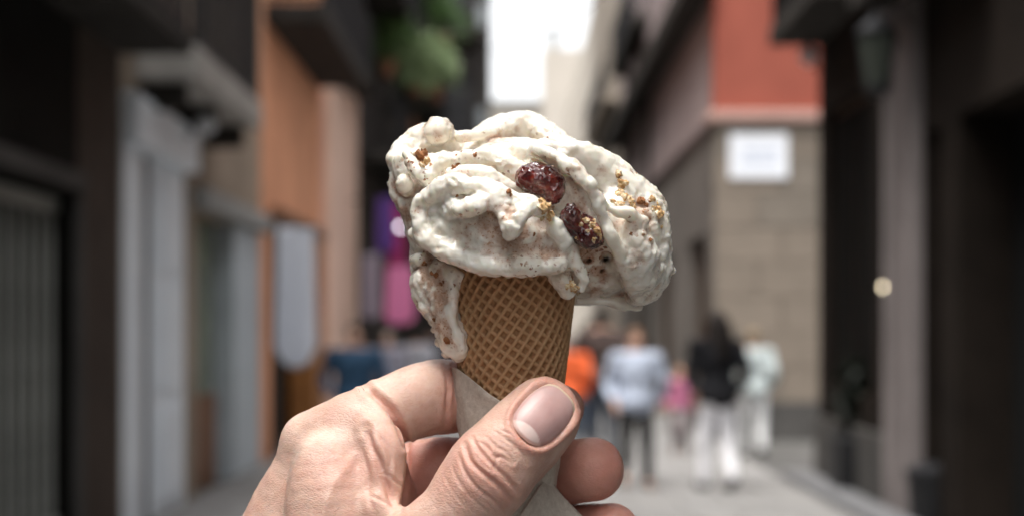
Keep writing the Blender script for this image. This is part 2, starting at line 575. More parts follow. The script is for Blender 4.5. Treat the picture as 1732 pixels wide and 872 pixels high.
# ================================================================== NEAR: ice cream
def pink(name='ice_cream_body'):
    m = NT(name)
    base = m.ramp(m.noise(45, 4, .6, dist=.6), [(.35, (.82, .76, .65)), (.62, (.90, .86, .77))])
    tan_mask = m.attr('swirl')
    tan_c = m.ramp(m.noise(260, 5, .7), [(.3, (.40, .225, .15)), (.6, (.68, .48, .36))])
    c = m.mix(tan_mask, base, tan_c)
    # crushed nut and biscuit specks of several sizes, clustered
    cl = m.ramp(m.noise(75, 3, .6), [(.52, 0.0), (.64, 1.0)])
    nzc = m.n.new('ShaderNodeTexNoise'); nzc.inputs['Scale'].default_value = 900; nzc.inputs['Detail'].default_value = 3
    m.l.new(m.tc.outputs['Object'], nzc.inputs['Vector'])
    vm = m.n.new('ShaderNodeVectorMath'); vm.operation = 'MULTIPLY_ADD'; vm.inputs[1].default_value = (.0016, .0016, .0016)
    m.l.new(nzc.outputs['Color'], vm.inputs[0]); m.l.new(m.tc.outputs['Object'], vm.inputs[2]); wv = vm.outputs[0]
    c = m.mix(m.math('MULTIPLY', m.attr('seam'), m.math('ADD', m.math('MULTIPLY', tan_mask, .75), .10)), c, (.40, .22, .14))
    for sc, th, col in ((560, .21, (.26, .10, .04)), (1250, .25, (.46, .25, .15)), (300, .14, (.36, .17, .06))):
        v = m.ramp(m.vor(sc, vec=wv), [(th, 1.0), (th + .06, 0.0)])
        c = m.mix(m.math('MULTIPLY', v, cl if sc < 1000 else m.math('MULTIPLY', m.attr('swirl'), 1.4)), c, col)
    m.set(Base_Color=c, Roughness=m.ramp(m.attr('icy'), [(0, .16), (1, .42)]), Specular_IOR_Level=.55, Coat_Weight=.25, Coat_Roughness=.12,
          Subsurface_Weight=.35, Subsurface_Radius=(1.0, .75, .5), Subsurface_Scale=.0035,
          Normal=m.bump(m.noise(1000, 6, .72), m.math('ADD', m.math('MULTIPLY', m.attr('icy'), .55), .10), .0009))
    return m.m

def build_ice():
    lo = P(640, 640, 0) - np.array((4, 0, 4)); hi = P(1160, 170, 0) + np.array((4, 0, 4))
    lo[1] = D0 - 48; hi[1] = D0 + 46
    f = Field(lo, hi, 0.42)
    ch = lambda pts, k=1.6, sub=False: f.chain([pr(*p) for p in pts], k, sub)
    def el(px, py, w, rx, ry, rz, k=2.5, ang=0, sub=False, tilt=0):
        rot = Matrix.Rotation(math.radians(ang), 3, 'Y') @ Matrix.Rotation(math.radians(tilt), 3, 'X')
        f.ell(P(px, py, w), (R(rx, w), rz, R(ry, w)), k, sub, rot)
    # --- inner mass
    el(880, 345, -6, 172, 100, 26, 3)
    el(1010, 400, -6, 92, 108, 24, 4)
    el(870, 430, -4, 100, 50, 17, 3)
    ch([(965, 480, -4, 36), (1010, 492, -6, 26), (1060, 496, -6, 22)], 3)
    # --- back ridge (C) and left upper lobe (B)
    ch([(815, 240, -14, 26), (850, 218, -18, 22), (880, 211, -20, 22), (912, 220, -20, 22), (950, 252, -16, 24), (1000, 275, -14, 26)], 2)
    ch([(790, 262, -8, 30), (850, 262, -8, 30), (920, 268, -6, 30)], 4)
    ch([(668, 272, 0, 17), (692, 249, -2, 24), (722, 236, -4, 26), (770, 244, -6, 22), (820, 236, -10, 20)], 1.4)
    ch([(742, 223, 2, 24), (745, 226, -6, 24)], .9)
    ch([(782, 233, 0, 14), (815, 226, -3, 11), (840, 222, -8, 12)], .9)
    ch([(700, 285, 4, 34), (735, 290, 6, 34), (780, 290, 4, 30)], 2.5)
    ch([(674, 290, 0, 14), (690, 330, -2, 26), (706, 372, -2, 26), (722, 410, -2, 30)], 1.5)
    ch([(684, 313, 12, 16), (692, 315, 6, 18)], .8)
    ch([(690, 262, 12, 9), (700, 285, 15, 10), (722, 300, 16, 9)], 1.2)
    # --- middle folds (D)
    ch([(722, 300, 14, 13), (752, 276, 16, 15), (790, 264, 18, 14), (830, 266, 19, 13), (862, 280, 20, 14), (888, 300, 20, 12)], 2.4)
    ch([(755, 305, 22, 9), (790, 293, 25, 12), (830, 302, 27, 13), (868, 318, 26, 12), (892, 334, 24, 8)], 1.1)
    ch([(845, 272, 13, 12), (872, 258, 14, 13), (905, 256, 16, 13), (930, 262, 20, 12)], 2.4)
    ch([(850, 300, 12, 20), (900, 290, 8, 24)], 3)
    # --- front left lobe (A)
    ch([(735, 368, 12, 36), (775, 378, 17, 58), (830, 390, 19, 66), (890, 400, 20, 58), (940, 412, 19, 44), (968, 428, 16, 28)], 2)
    ch([(700, 392, 20, 10), (718, 398, 22, 15), (750, 420, 25, 18), (790, 440, 27, 18), (840, 449, 28, 16), (890, 449, 28, 15), (935, 444, 27, 16), (966, 434, 24, 14)], 2.6)
    ch([(712, 380, 22, 16), (708, 352, 22, 15), (728, 326, 24, 16), (762, 312, 28, 15), (800, 313, 31, 13), (840, 322, 32, 12)], 1.0)
    ch([(760, 350, 27, 8), (790, 353, 33, 15), (825, 342, 33, 15), (850, 336, 32, 13), (880, 340, 32, 13), (910, 352, 32, 14), (925, 362, 30, 12)], 2.2)
    ch([(896, 345, 33, 11), (882, 364, 35, 9), (868, 386, 36, 8), (862, 396, 35, 6)], 1.6)
    ch([(738, 352, 19, 24), (775, 350, 22, 26), (812, 352, 25, 26)], 3)
    ch([(850, 350, 32, 14), (860, 385, 34, 14)], 3)
    ch([(940, 385, 28, 18), (955, 415, 26, 22), (968, 440, 22, 16)], 2)
    # pits in the lobe
    for (x, y, r) in ((786, 387, 5), (780, 372, 4), (800, 370, 4), (775, 362, 3.5), (862, 373, 4), (1025, 438, 9), (996, 440, 8),
                      (1018, 455, 5), (1080, 315, 6)):
        w = 43 if x < 900 else 24
        f.cap(P(x, y, w), P(x, y, w - 18), R(r, w), R(r * .6, w), .6, True)
    # --- right lobe (E)
    ch([(905, 255, 22, 12), (930, 260, 22, 19), (975, 268, 20, 31), (1020, 290, 18, 34), (1060, 325, 16, 38), (1088, 372, 14, 42),
        (1098, 420, 12, 42), (1098, 458, 11, 38), (1083, 486, 8, 30)], 1.8)
    ch([(1075, 330, 6, 30), (1105, 360, 4, 26), (1115, 400, 4, 20), (1120, 440, 6, 20)], 1.8)
    ch([(1128, 455, 8, 12), (1138, 458, 8, 5)], 1.5)
    ch([(905, 255, 25, 8), (935, 262, 30, 12), (968, 284, 34, 12), (996, 312, 35, 13), (1008, 338, 34, 11), (1022, 372, 33, 10),
        (1038, 410, 31, 11), (1055, 446, 27, 12), (1070, 476, 21, 12), (1080, 500, 14, 14)], 1.2)
    ch([(996, 315, 35, 9), (1022, 345, 33, 7), (1046, 358, 31, 8), (1066, 362, 30, 9), (1090, 372, 27, 9)], 1.3)
    ch([(1070, 380, 27, 18), (1082, 430, 25, 20), (1088, 470, 20, 16)], 3)
    ch([(1040, 360, 22, 34), (1062, 410, 22, 38), (1085, 455, 17, 34)], 3)
    # crevice between right lobe and its inner wall, dark valley
    ch([(978, 428, 27, 13), (1002, 445, 20, 26), (1022, 472, 15, 31), (1036, 500, 10, 24)], 2.0, True)
    ch([(985, 335, 31, 7), (1004, 372, 27, 11), (1020, 405, 24, 15), (1036, 440, 20, 13)], 1.5, True)
    ch([(915, 340, 27, 9), (938, 348, 27, 10), (952, 358, 26, 8)], 1.5)
    ch([(902, 290, 30, 14), (930, 290, 32, 16), (960, 320, 30, 12)], 2.0, True)
    # bottom fringe, right
    ch([(980, 508, 2, 9), (1020, 509, 3, 9), (1060, 512, 2, 9), (1078, 514, 2, 9)], 1.5)
    # --- drip under the right of the front lobe (G)
    ch([(938, 455, 20, 16), (950, 474, 21, 15), (962, 492, 20, 12)], 1.2)
    ch([(962, 420, 24, 16), (978, 448, 24, 13), (988, 470, 23, 10), (984, 488, 22, 9)], 1.3)
    # --- drip running down the left of the cone (F)
    ch([(710, 425, -6, 16), (722, 462, -1, 28), (742, 505, 4, 36), (754, 545, 6, 27), (767, 578, 7, 27), (777, 595, 8, 21)], 2)
    ch([(770, 470, 10, 12), (768, 500, 12, 12), (764, 530, 12, 10), (772, 560, 12, 9), (780, 590, 11, 10), (786, 602, 10, 8)], 1.3)
    ch([(738, 452, 4, 24), (750, 490, 8, 26), (757, 530, 9, 22), (766, 568, 9, 17)], 2.5)
    for (x, y, r) in ((702, 442, 9), (706, 474, 11), (715, 505, 10), (724, 530, 9), (738, 556, 9), (744, 578, 10), (757, 596, 10)):
        f.cap(P(x, y, 2), P(x + 8, y - 4, 6), R(r, 2), R(r, 2), 1.2)
    ch([(745, 452, 9, 14), (765, 466, 10, 12), (786, 470, 10, 9)], 3)
    ch([(705, 432, 22, 7), (735, 452, 20, 8), (770, 470, 18, 6)], 1.5, True)
    # hollow for the cone so that the drip and mass sit on the wafer instead of filling it
    # large scale irregularity in the field
    idx = np.argwhere(np.abs(f.F) < 3.0)
    Pn = f.lo + idx * f.h
    nz = vnoise(Pn, 9, 5, 2, .5) * 1.3 + vnoise(Pn, 3.2, 9, 2, .5) * .42
    f.F[idx[:, 0], idx[:, 1], idx[:, 2]] += nz.astype(np.float32)
    V, F = f.surface()
    V, F = largest(V, F)
    V = smooth_verts(V, F, 2, .5)
    N = vnormals(V, F)
    # curvature: positive on crests, negative in folds
    Vs = smooth_verts(V, F, 14, .6)
    cur = smooth_scalar(np.einsum('ij,ij->i', V - Vs, N), F, 3)
    px, py = proj(V)
    icy = .5 + .9 * vnoise(V, 8, 21, 2)
    icy = np.clip(icy - cur * 3.5, 0, 1)
    # melted, smooth crests and airy, rough flats
    V = V + N * (vnoise(V, 1.6, 31, 3, .6) * .50 * (.25 + .75 * icy) + vnoise(V, .8, 37, 2) * .26 * icy)[:, None]
    b1 = np.abs(vnoise(V, 3.4, 33, 1)); b2 = np.abs(vnoise(V, 1.7, 35, 1))
    seam = np.clip(1 - b1 / .10, 0, 1) * .8 + np.clip(1 - b2 / .12, 0, 1) * .6
    flat = .35 + .65 * np.clip(.6 - cur * 2.0, 0, 1)
    zone = .25 + .75 * ss(-.15, .35, vnoise(V, 10, 91, 2))
    V = V + N * ((b1 - .3) * 1.2 + (b2 - .3) * .70)[:, None] * (flat * zone)[:, None]
    pits = ss(.42, .62, vnoise(V, 2.2, 41, 2)) * icy
    V = V - N * (pits * .55)[:, None]
    # swirl of crushed cookie: pinkish-brown areas seen in the photograph, elsewhere by noise
    sw = np.zeros(len(V))
    def blob(x, y, rx, ry, a=0, s=1.0):
        nonlocal sw
        c, si = math.cos(math.radians(a)), math.sin(math.radians(a))
        dx, dy = px - x, py - y
        u = (dx * c + dy * si) / rx; v = (-dx * si + dy * c) / ry
        sw = np.maximum(sw, s * np.clip(1.25 - np.sqrt(u * u + v * v), 0, 1))
    for b in ((850, 365, 40, 22, 0, .7), (862, 400, 60, 28, 10, .75), (930, 425, 40, 22, 0, .6), (790, 395, 30, 20, 0, .4), (712, 410, 30, 12, 40, .7),
              (712, 268, 16, 12, 0, .9), (685, 345, 22, 55, -20, .75), (735, 480, 32, 80, -15, .8), (755, 560, 20, 45, -15, .7),
              (1000, 440, 36, 80, -15, .7), (1055, 500, 50, 16, 10, .5), (840, 275, 40, 14, 10, .35), (978, 340, 20, 46, -20, .55),
              (1090, 360, 36, 22, 40, .6), (1085, 440, 34, 50, 0, .4), (850, 235, 60, 14, 0, .5), (955, 480, 22, 22, 0, .5)):
        blob(*b)
    blob(860, 400, 120, 60, 8, .50); blob(1065, 420, 60, 90, 0, .35); blob(800, 285, 90, 30, 0, .35)
    cs = cur / cur.std()
    sw = sw * (1 - .75 * ss(.2, 1.3, cs))
    nzs = vnoise(V, 3.5, 51, 3, .6)
    back = ss(-.05, .35, vnoise(V, 9, 61, 2)) * .5
    sw = np.where(N[:, 1] > .2, back, np.maximum(sw, back * .35))
    sw = np.clip(ss(.13, .62, sw + nzs * .40), 0, 1) * .9
    o = near_object('ice_cream', V, F, pink(), cone_base, cone_root)
    add_attr(o.data, 'swirl', sw); add_attr(o.data, 'icy', icy); add_attr(o.data, 'seam', np.clip(seam, 0, 1))
    return V, F
iceV, iceF = build_ice()
ice_tree = BVHTree.FromPolygons([tuple(v) for v in iceV.tolist()], iceF.tolist())
def hit(tree, px, py):
    d = Vector(((px - 866) / FPX, 1, (560 - py) / FPX)).normalized()
    loc, nrm, i, dist = tree.ray_cast(Vector((0, 0, 0)), d)
    return (None, None) if loc is None else (np.array(loc), np.array(nrm))

def lump(name, c, r, h, m, parent, base, seed, amp=.25, fs=1.2, rot=None, fine=0.0, extra=None):
    """an irregular lump: ellipsoid field with noise, real mesh"""
    r = np.array(r, float)
    f = Field(c - r.max() * 1.5 - 1, c + r.max() * 1.5 + 1, h)
    f.ell(c, r, 0, False, rot)
    if extra: extra(f)
    idx = np.argwhere(np.abs(f.F) < 2.5)
    Pn = f.lo + idx * f.h
    f.F[idx[:, 0], idx[:, 1], idx[:, 2]] += (vnoise(Pn, fs, seed, 2) * amp).astype(np.float32)
    V, F = f.surface(); V = smooth_verts(V, F, 1, .5)
    if fine: V = V + vnormals(V, F) * (vnoise(V, fs * .4, seed + 3, 2) * fine)[:, None]
    return near_object(name, V, F, m, base, parent)

def cherry_mat():
    m = NT('cherry')
    c = m.ramp(m.noise(260, 4, .6), [(.3, (.025, .004, .005)), (.55, (.10, .011, .010)), (.75, (.26, .035, .02))])
    smear = m.ramp(m.noise(330, 4, .65, dist=.4), [(.55, 0.0), (.72, .6)])
    c = m.mix(smear, c, (.55, .36, .33))
    m.set(Base_Color=c, Roughness=.14, Coat_Weight=.6, Coat_Roughness=.06, Subsurface_Weight=.15, Subsurface_Radius=(1.0, .2, .1), Subsurface_Scale=.002,
          Normal=m.bump(m.noise(620, 3, .6), .7, .0006))
    return m.m
CH = cherry_mat()
def cookie_mat():
    m = NT('cookie')
    c = m.ramp(m.noise(700, 4, .7), [(.3, (.33, .16, .055)), (.48, (.58, .36, .15)), (.66, (.86, .76, .56))])
    m.set(Base_Color=c, Roughness=.55, Subsurface_Weight=.1, Subsurface_Scale=.001, Normal=m.bump(m.noise(2500, 4, .7), .6, .0003))
    return m.m
CK = cookie_mat()
CKB = mat('nut', (.28, .12, .05), .5, var=.3, vscale=500, bump=.0)

p, n = hit(ice_tree, 915, 305)
c = P(913, 304, 25.5)
lump('cherry', c, (6.0, 5.0, 4.1), .3, CH, cone_root, cone_base, 3, .55, 1.6, Matrix.Rotation(math.radians(8), 3, 'Y'), .22,
     lambda f: (f.ell(P(935, 318, 27), (3.2, 3, 4.0), 1.2), f.ell(P(893, 300, 27), (3.0, 3, 2.4), 1.2)))['label'] = 'whole dark red cherry in the fold of the ice cream'
c = P(984, 386, 25.5)
lump('cherry', c, (6.4, 4.2, 3.6), .3, CH, cone_root, cone_base, 5, .6, 1.5, Matrix.Rotation(math.radians(38), 3, 'Y'), .25,
     lambda f: (f.ell(P(966, 365, 28), (2.6, 3, 3.0), 1.2), f.ell(P(998, 402, 27), (3.2, 3, 2.6), 1.2)))['label'] = 'lower dark cherry studded with cookie crumbs'
# crumbs: position, radius (px), golden or brown
crumbs = [(716, 262, 9, 1), (706, 270, 6, 1), (722, 274, 6, 0), (712, 281, 5, 0), (700, 262, 5, 0),
          (922, 352, 9, 0), (930, 364, 7, 0), (917, 368, 6, 0), (933, 352, 5, 0), (903, 396, 4, 1),
          (1045, 297, 8, 0), (1052, 310, 7, 0), (1047, 328, 9, 0), (1058, 335, 8, 0), (1040, 342, 8, 0), (1066, 344, 6, 0), (1052, 348, 6, 0),
          (1082, 338, 7, 1), (1094, 346, 7, 1), (1108, 350, 9, 0), (1115, 362, 8, 0), (1118, 384, 4, 0), (1103, 338, 6, 0),
          (962, 482, 7, 0), (972, 488, 6, 0), (980, 486, 5, 0), (978, 494, 4, 0),
          (990, 372, 6, 0), (1000, 380, 6, 0), (1008, 388, 6, 0), (1012, 398, 6, 0), (1004, 404, 5, 0), (994, 392, 4, 0), (982, 380, 5, 0), (1006, 374, 4, 0), (975, 402, 4, 0),
          (775, 277, 4, 1), (803, 262, 4, 1), (772, 332, 4, 1), (858, 325, 4, 1), (768, 285, 5, 1), (1068, 395, 3, 1), (1100, 406, 4, 1), (865, 330, 3, 1),
          (735, 465, 6, 1), (720, 447, 5, 1), (735, 540, 4, 1), (757, 575, 5, 1), (806, 517, 4, 1), (748, 480, 5, 1)]
proto_crumbs = []
cherry_polys = []
for o_ in cone_root.children:
    if o_.name.startswith('cherry'):
        vs = np.array([v.co[:] for v in o_.data.vertices]) + np.array(cone_base) - np.array((0, 0, CAM_Z))
        cherry_polys.append(BVHTree.FromPolygons([tuple(v) for v in (vs * 1000).tolist()], [tuple(pp.vertices) for pp in o_.data.polygons]))
crumb_meshes = []
for s_ in range(5):
    f = Field((-2, -2, -2), (2, 2, 2), .16)
    for q in range(5):
        f.ell(np.array((rng.normal() * .35, rng.normal() * .35, rng.normal() * .35)), .45 + .35 * rng.random(3), .12)
    idx = np.argwhere(np.abs(f.F) < 1.0); Pn = f.lo + idx * f.h
    f.F[idx[:, 0], idx[:, 1], idx[:, 2]] += (vnoise(Pn, .45, 70 + s_, 2) * .5).astype(np.float32)
    V, F = f.surface()
    pair = []
    for mm in (CK, CKB):
        me = mesh_np('cookie_crumb', V / 1000, F); me.materials.append(mm); pair.append(me)
    crumb_meshes.append(pair)
for i, (x, y, r, k) in enumerate(crumbs):
    best = None
    for tr in [ice_tree] + cherry_polys:
        p_, n_ = hit(tr, x, y)
        if p_ is not None and (best is None or p_[1] < best[1]): best = p_
    if best is None: continue
    o = bpy.data.objects.new('nut_piece' if k else 'cookie_crumb', crumb_meshes[i % 5][k]); COL.objects.link(o)
    o.parent = cone_root
    o.location = Vector(to_world(best[None])[0] - np.array(cone_base)) + Vector((0, .0002, 0))
    s_ = r / 6.6 * (.85 + .55 * rng.random())
    o.scale = (s_, s_ * .8, s_ * (.8 + .3 * rng.random()))
    o.rotation_euler = tuple(rng.random(3) * 6.28)

# ================================================================== NEAR: paper wrap
def build_paper():
    m = NT('napkin_paper')
    fib = m.noise(900, 6, .75, vec=m.mapping((1, 1, .8)), dist=.3)
    blot = m.noise(220, 4, .6)
    c = m.mix(m.ramp(fib, [(.35, 0.0), (.7, 1.0)]), (.54, .47, .40), (.72, .66, .58))
    c = m.mix(m.ramp(blot, [(.45, 0.0), (.8, .35)]), c, (.26, .20, .16))
    fl = m.ramp(m.vor(150), [(.04, 1.0), (.07, 0.0)])
    c = m.mix(m.math('MULTIPLY', fl, .6), c, (.12, .08, .05))
    m.set(Base_Color=c, Roughness=.85, Specular_IOR_Level=.2, Normal=m.bump(m.noise(1500, 5, .75), .6, .0004))
    Zm = lambda y: (560 - y) / FPX * D0
    nt, nz = 260, 130
    th = np.linspace(-np.pi, np.pi, nt)            # 0 = front
    V = []
    for j in range(nz + 1):
        for t in th:
            # upper edge: low on the front right, high on the left
            ztop = -9.5 - 10.5 * ss(-1.35, .25, t) - 6 * ss(.2, 1.4, t) + 0
            if t < -1.35: ztop = -9.5 - 6 * ss(-1.35, -3.1, t) * 1
            z = ztop + (Z_APEX + 25 - ztop) * (j / nz) ** 1.15
            r = cone_r(z) + .55
            r += .55 * math.exp(-((t + 1.5) / .35) ** 2) * math.exp(-((z + 19) / 9) ** 2) * 2.0     # bulge on the left
            r += .22 * math.sin(t * 9 + z * .12) * math.sin(z * .11 + t * 2) + .25 * math.sin(t * 2.3 + z * .05)
            V.append((r * math.sin(t), D0 - r * math.cos(t), z))
    V = np.array(V)
    cr = np.abs(vnoise(V * np.array((1, 1, .6)), 8, 84, 1)); cr = np.clip(1 - cr / .12, 0, 1) * .35
    V = V + np.stack([vnoise(V, 6, 81, 2) * .3, vnoise(V, 6, 82, 2) * .3 - cr, 0 * V[:, 0]], 1)
    i, j = np.meshgrid(np.arange(nz), np.arange(nt - 1), indexing='ij')
    F = np.stack([i * nt + j, (i + 1) * nt + j, (i + 1) * nt + j + 1, i * nt + j + 1], -1).reshape(-1, 4)
    base = to_world(np.array([[0, D0, Z_APEX + 20]]))[0]
    root = empty('napkin', base, 'beige recycled paper napkin wrapped round the lower half of the waffle cone', 'napkin')
    o = near_object('wrap', V, F, m.m, base, root)
    md = o.modifiers.new('thick', 'SOLIDIFY'); md.thickness = .00025; md.offset = 1
    # loose corner that sticks out below the fingers on the right
    A = [P(925, 800, 6), P(952, 838, 4), P(1002, 890, 0), P(1040, 940, -4)]
    B = [P(880, 870, 14), P(890, 905, 14), P(905, 950, 13), P(920, 990, 12)]
    nu, nv = 24, 24
    A2 = np.array([q for q, _ in catmull([(a, 1) for a in A], 8)]); B2 = np.array([q for q, _ in catmull([(b, 1) for b in B], 8)])
    V2 = []
    for a, b in zip(A2, B2):
        for t in np.linspace(0, 1, nv):
            q = a * (1 - t) + b * t; q[1] -= 2.2 * math.sin(t * math.pi); V2.append(q)
    V2 = np.array(V2); V2[:, 1] += vnoise(V2, 5, 83, 2) * .4
    nn = len(A2)
    i, j = np.meshgrid(np.arange(nn - 1), np.arange(nv - 1), indexing='ij')
    F2 = np.stack([i * nv + j, i * nv + j + 1, (i + 1) * nv + j + 1, (i + 1) * nv + j], -1).reshape(-1, 4)
    o2 = near_object('corner_flap', V2, F2, m.m, base, root)
    md = o2.modifiers.new('thick', 'SOLIDIFY'); md.thickness = .0003; md.offset = 0
build_paper()

# ================================================================== NEAR: hand
def build_hand():
    m = NT('skin')
    mot = m.noise(110, 4, .6)
    fine = m.noise(420, 4, .6)
    c = m.ramp(mot, [(.3, (.54, .325, .255)), (.55, (.645, .435, .35)), (.75, (.72, .525, .435))])
    c = m.mix(m.math('MULTIPLY', m.attr('red'), .85), c, (.66, .26, .20))
    c = m.mix(m.attr('pale'), c, (.82, .63, .52))
    c = m.mix(m.ramp(fine, [(.42, 0.0), (.8, .36)]), c, (.50, .24, .17))
    c = m.mix(m.ramp(m.noise(38, 3, .5), [(.48, 0.0), (.68, .30)]), c, (.62, .30, .24))
    pore = m.ramp(m.vor(620, 'DISTANCE_TO_EDGE', vec=m.mapping((1, 1, 2.6), (0, .5, 0))), [(0.0, 0.0), (.16, 1.0)])
    pore2 = m.ramp(m.vor(620, 'DISTANCE_TO_EDGE', vec=m.mapping((1, 1, 2.8), (0, -.9, 0))), [(0.0, 0.0), (.18, 1.0)])
    h = m.math('ADD', pore, m.math('MULTIPLY', pore2, .6))
    nb = m.bump(h, .26, .0003)
    nb = m.bump(m.noise(330, 5, .6), .10, .0007, nb)
    m.set(Base_Color=c, Roughness=m.ramp(fine, [(.3, .40), (.7, .52)]), Specular_IOR_Level=.42,
          Subsurface_Weight=.35, Subsurface_Radius=(1.0, .38, .2), Subsurface_Scale=.003, Normal=nb)

    lo = np.array((-95.0, D0 - 62, -112.0)); hi = np.array((44.0, D0 + 66, -4.0))
    f = Field(lo, hi, .5)
    ch = lambda pts, k=2.5, sub=False: f.chain([pr(*p) for p in pts], k, sub)
    # palm and back of the hand, wrist
    ch([(545, 775, 2, 66), (520, 860, 0, 92), (500, 960, -4, 120), (470, 1080, -8, 140)], 4)
    ch([(620, 800, -6, 70), (610, 880, -10, 100), (600, 980, -14, 120)], 8)
    ch([(640, 900, -26, 90), (640, 1000, -30, 100), (600, 1120, -20, 130)], 8)
    # index knuckle and finger
    ch([(527, 748, 4, 52), (600, 722, 6, 58), (670, 690, 3, 60), (722, 674, -2, 64), (756, 670, -8, 61)], 4)
    ch([(745, 671, -6, 62), (790, 675, -19, 55), (850, 684, -27, 50), (905, 690, -26, 46), (942, 689, -17, 42), (950, 689, -13, 38)], 1.6)
    # middle finger, behind and below
    f2 = Field(lo, hi, .5)
    f2.chain([pr(*p) for p in [(600, 860, -34, 66), (690, 812, -24, 60), (752, 795, -22, 58), (810, 800, -28, 54), (875, 806, -29, 53), (940, 800, -22, 54), (975, 796, -12, 54), (1003, 793, -6, 54)]], 1)
    f3 = Field(lo, hi, .5)
    f3.chain([pr(*p) for p in [(620, 960, -34, 64), (720, 920, -26, 60), (800, 905, -30, 54), (900, 905, -31, 52), (980, 905, -20, 52), (1032, 900, -8, 51)]], 1)
    f4 = Field(lo, hi, .5)
    f4.chain([pr(*p) for p in [(640, 1060, -30, 58), (740, 1020, -26, 52), (840, 1005, -30, 48), (930, 1000, -26, 46), (985, 995, -14, 44)]], 1)
    # thumb
    f5 = Field(lo, hi, .5)
    f5.chain([pr(*p) for p in [(540, 1080, 0, 120), (610, 1020, 16, 106), (688, 958, 25, 84), (766, 880, 29, 70), (806, 826, 30, 74), (832, 794, 30, 77),
                               (862, 758, 29, 71), (892, 728, 27, 69), (917, 703, 25, 66)]], 1)
    # flatten the back of the thumb tip under the nail, pad bulge behind it
    f5.chain([pr(*p) for p in [(850, 790, 20, 62), (890, 745, 16, 62), (922, 712, 14, 58)]], 4)
    # web of skin between the thumb and the index finger
    fw = Field(lo, hi, .5)
    fw.chain([pr(*p) for p in [(590, 700, 8, 30), (630, 722, 13, 36), (651, 760, 17, 35), (650, 810, 18, 34), (640, 860, 18, 40), (632, 930, 18, 60)]], 1)
    fw.chain([pr(*p) for p in [(560, 780, 12, 60), (560, 860, 16, 76), (570, 950, 16, 90)]], 6)
    fw.chain([pr(*p) for p in [(640, 860, 22, 28), (672, 880, 24, 24)]], 3)
    f.F = np.minimum(f.F, 1e3)
    def uni(a, b, k):
        hh = np.maximum(k - np.abs(a - b), 0) / k
        return np.minimum(a, b) - hh * hh * k * .25
    F_ = uni(f.F, fw.F, 2.2)
    F_ = uni(F_, f2.F, 1.0)
    F_ = uni(F_, f3.F, 1.0)
    F_ = uni(F_, f4.F, 1.0)
    F_ = uni(F_, f5.F, 1.8)
    f.F = F_
    V, F = f.surface()
    V = smooth_verts(V, F, 5, .5)
    N = vnormals(V, F)
    px, py = proj(V)
    front = ss(.15, -.25, N[:, 1])                    # faces the camera
    nearw = D0 - V[:, 1]
    V0 = V.copy(); N0 = N.copy()
    D = np.zeros(len(V))
    D += vnoise(V, 14, 3, 2) * .5 + vnoise(V, 4, 5, 2) * .12
    # ---- creases: (polyline px, width px, depth mm, min w, max w)
    def crease(pts, wpx, dep, w0=-60, w1=60, bulge=.35):
        nonlocal D
        C = curve2(pts)
        d = seg_dist(px, py, C)
        # fade at both ends
        e0 = np.hypot(px - C[0][0], py - C[0][1]); e1 = np.hypot(px - C[-1][0], py - C[-1][1])
        fade = ss(0, 3 * wpx, e0) * ss(0, 3 * wpx, e1) * .8 + .2
        msk = front * fade * (nearw > w0) * (nearw < w1)
        D -= dep * np.exp(-(d / wpx) ** 2) * msk
        D += dep * bulge * np.exp(-((d - 2.4 * wpx) / (1.4 * wpx)) ** 2) * msk
    # thumb knuckle
    D_before = D.copy()
    for pts, w_, d_ in ([[(788, 752), (795, 776), (818, 800), (845, 822), (868, 850)], 3.4, .55],
                        [[(800, 742), (812, 762), (832, 785), (856, 806), (877, 832)], 3.0, .50],
                        [[(812, 748), (826, 758), (836, 772), (850, 772), (868, 784)], 2.2, .40],
                        [[(822, 738), (842, 756), (852, 762), (872, 782)], 2.0, .32],
                        [[(838, 765), (840, 778), (834, 790)], 1.8, .30],
                        [[(806, 770), (816, 784), (836, 797)], 2.0, .28],
                        [[(778, 770), (786, 796), (806, 822), (836, 846), (852, 866)], 2.6, .30],
                        [[(835, 728), (858, 742), (880, 762), (892, 786)], 1.8, .24],
                        [[(850, 716), (872, 728), (890, 746), (903, 766)], 1.6, .18],
                        [[(846, 808), (862, 816), (876, 822)], 1.6, .25],
                        [[(764, 786), (775, 812), (800, 842), (826, 866)], 2.0, .16],
                        [[(750, 800), (762, 826), (786, 856)], 1.8, .12]):
        crease(pts, w_, d_, 8)
    for k in range(16):                                # fine lines across the thumb
        t = k / 15; x, y = 722 + 78 * t + 4 * rng.normal(), 838 - 78 * t + 4 * rng.normal()
        L = 40 + 40 * rng.random()
        crease([(x, y), (x + .35 * L, y + .42 * L), (x + .62 * L, y + .8 * L)], 1.3, .09, 8, bulge=.1)
    for k in range(14):                                # fine lines between knuckle and nail
        t = rng.random(); x, y = 826 + 40 * t, 724 - 30 * t + 50 * rng.random()
        L = 16 + 18 * rng.random()
        crease([(x, y), (x + .6 * L, y + .25 * L), (x + L, y + .8 * L)], 1.3, .10, 8, bulge=.1)
    # index / web folds
    crease([(618, 655), (640, 672), (664, 696), (679, 725), (687, 752)], 5.5, 1.7, -30, 40, .3)
    crease([(689, 748), (690, 790), (682, 836), (676, 860)], 3.5, .6, -30, 40)
    crease([(620, 722), (628, 752), (643, 782), (653, 814), (660, 840), (672, 862)], 5.5, .85, 0)
    crease([(640, 735), (652, 752), (660, 776), (656, 800)], 3.0, .38, 0)
    crease([(612, 750), (622, 790), (624, 836), (634, 868)], 4.0, .35, 0)
    crease([(655, 800), (668, 812), (680, 822)], 2.6, .35, 0)
    crease([(628, 838), (645, 846), (668, 856)], 2.4, .35, 0)
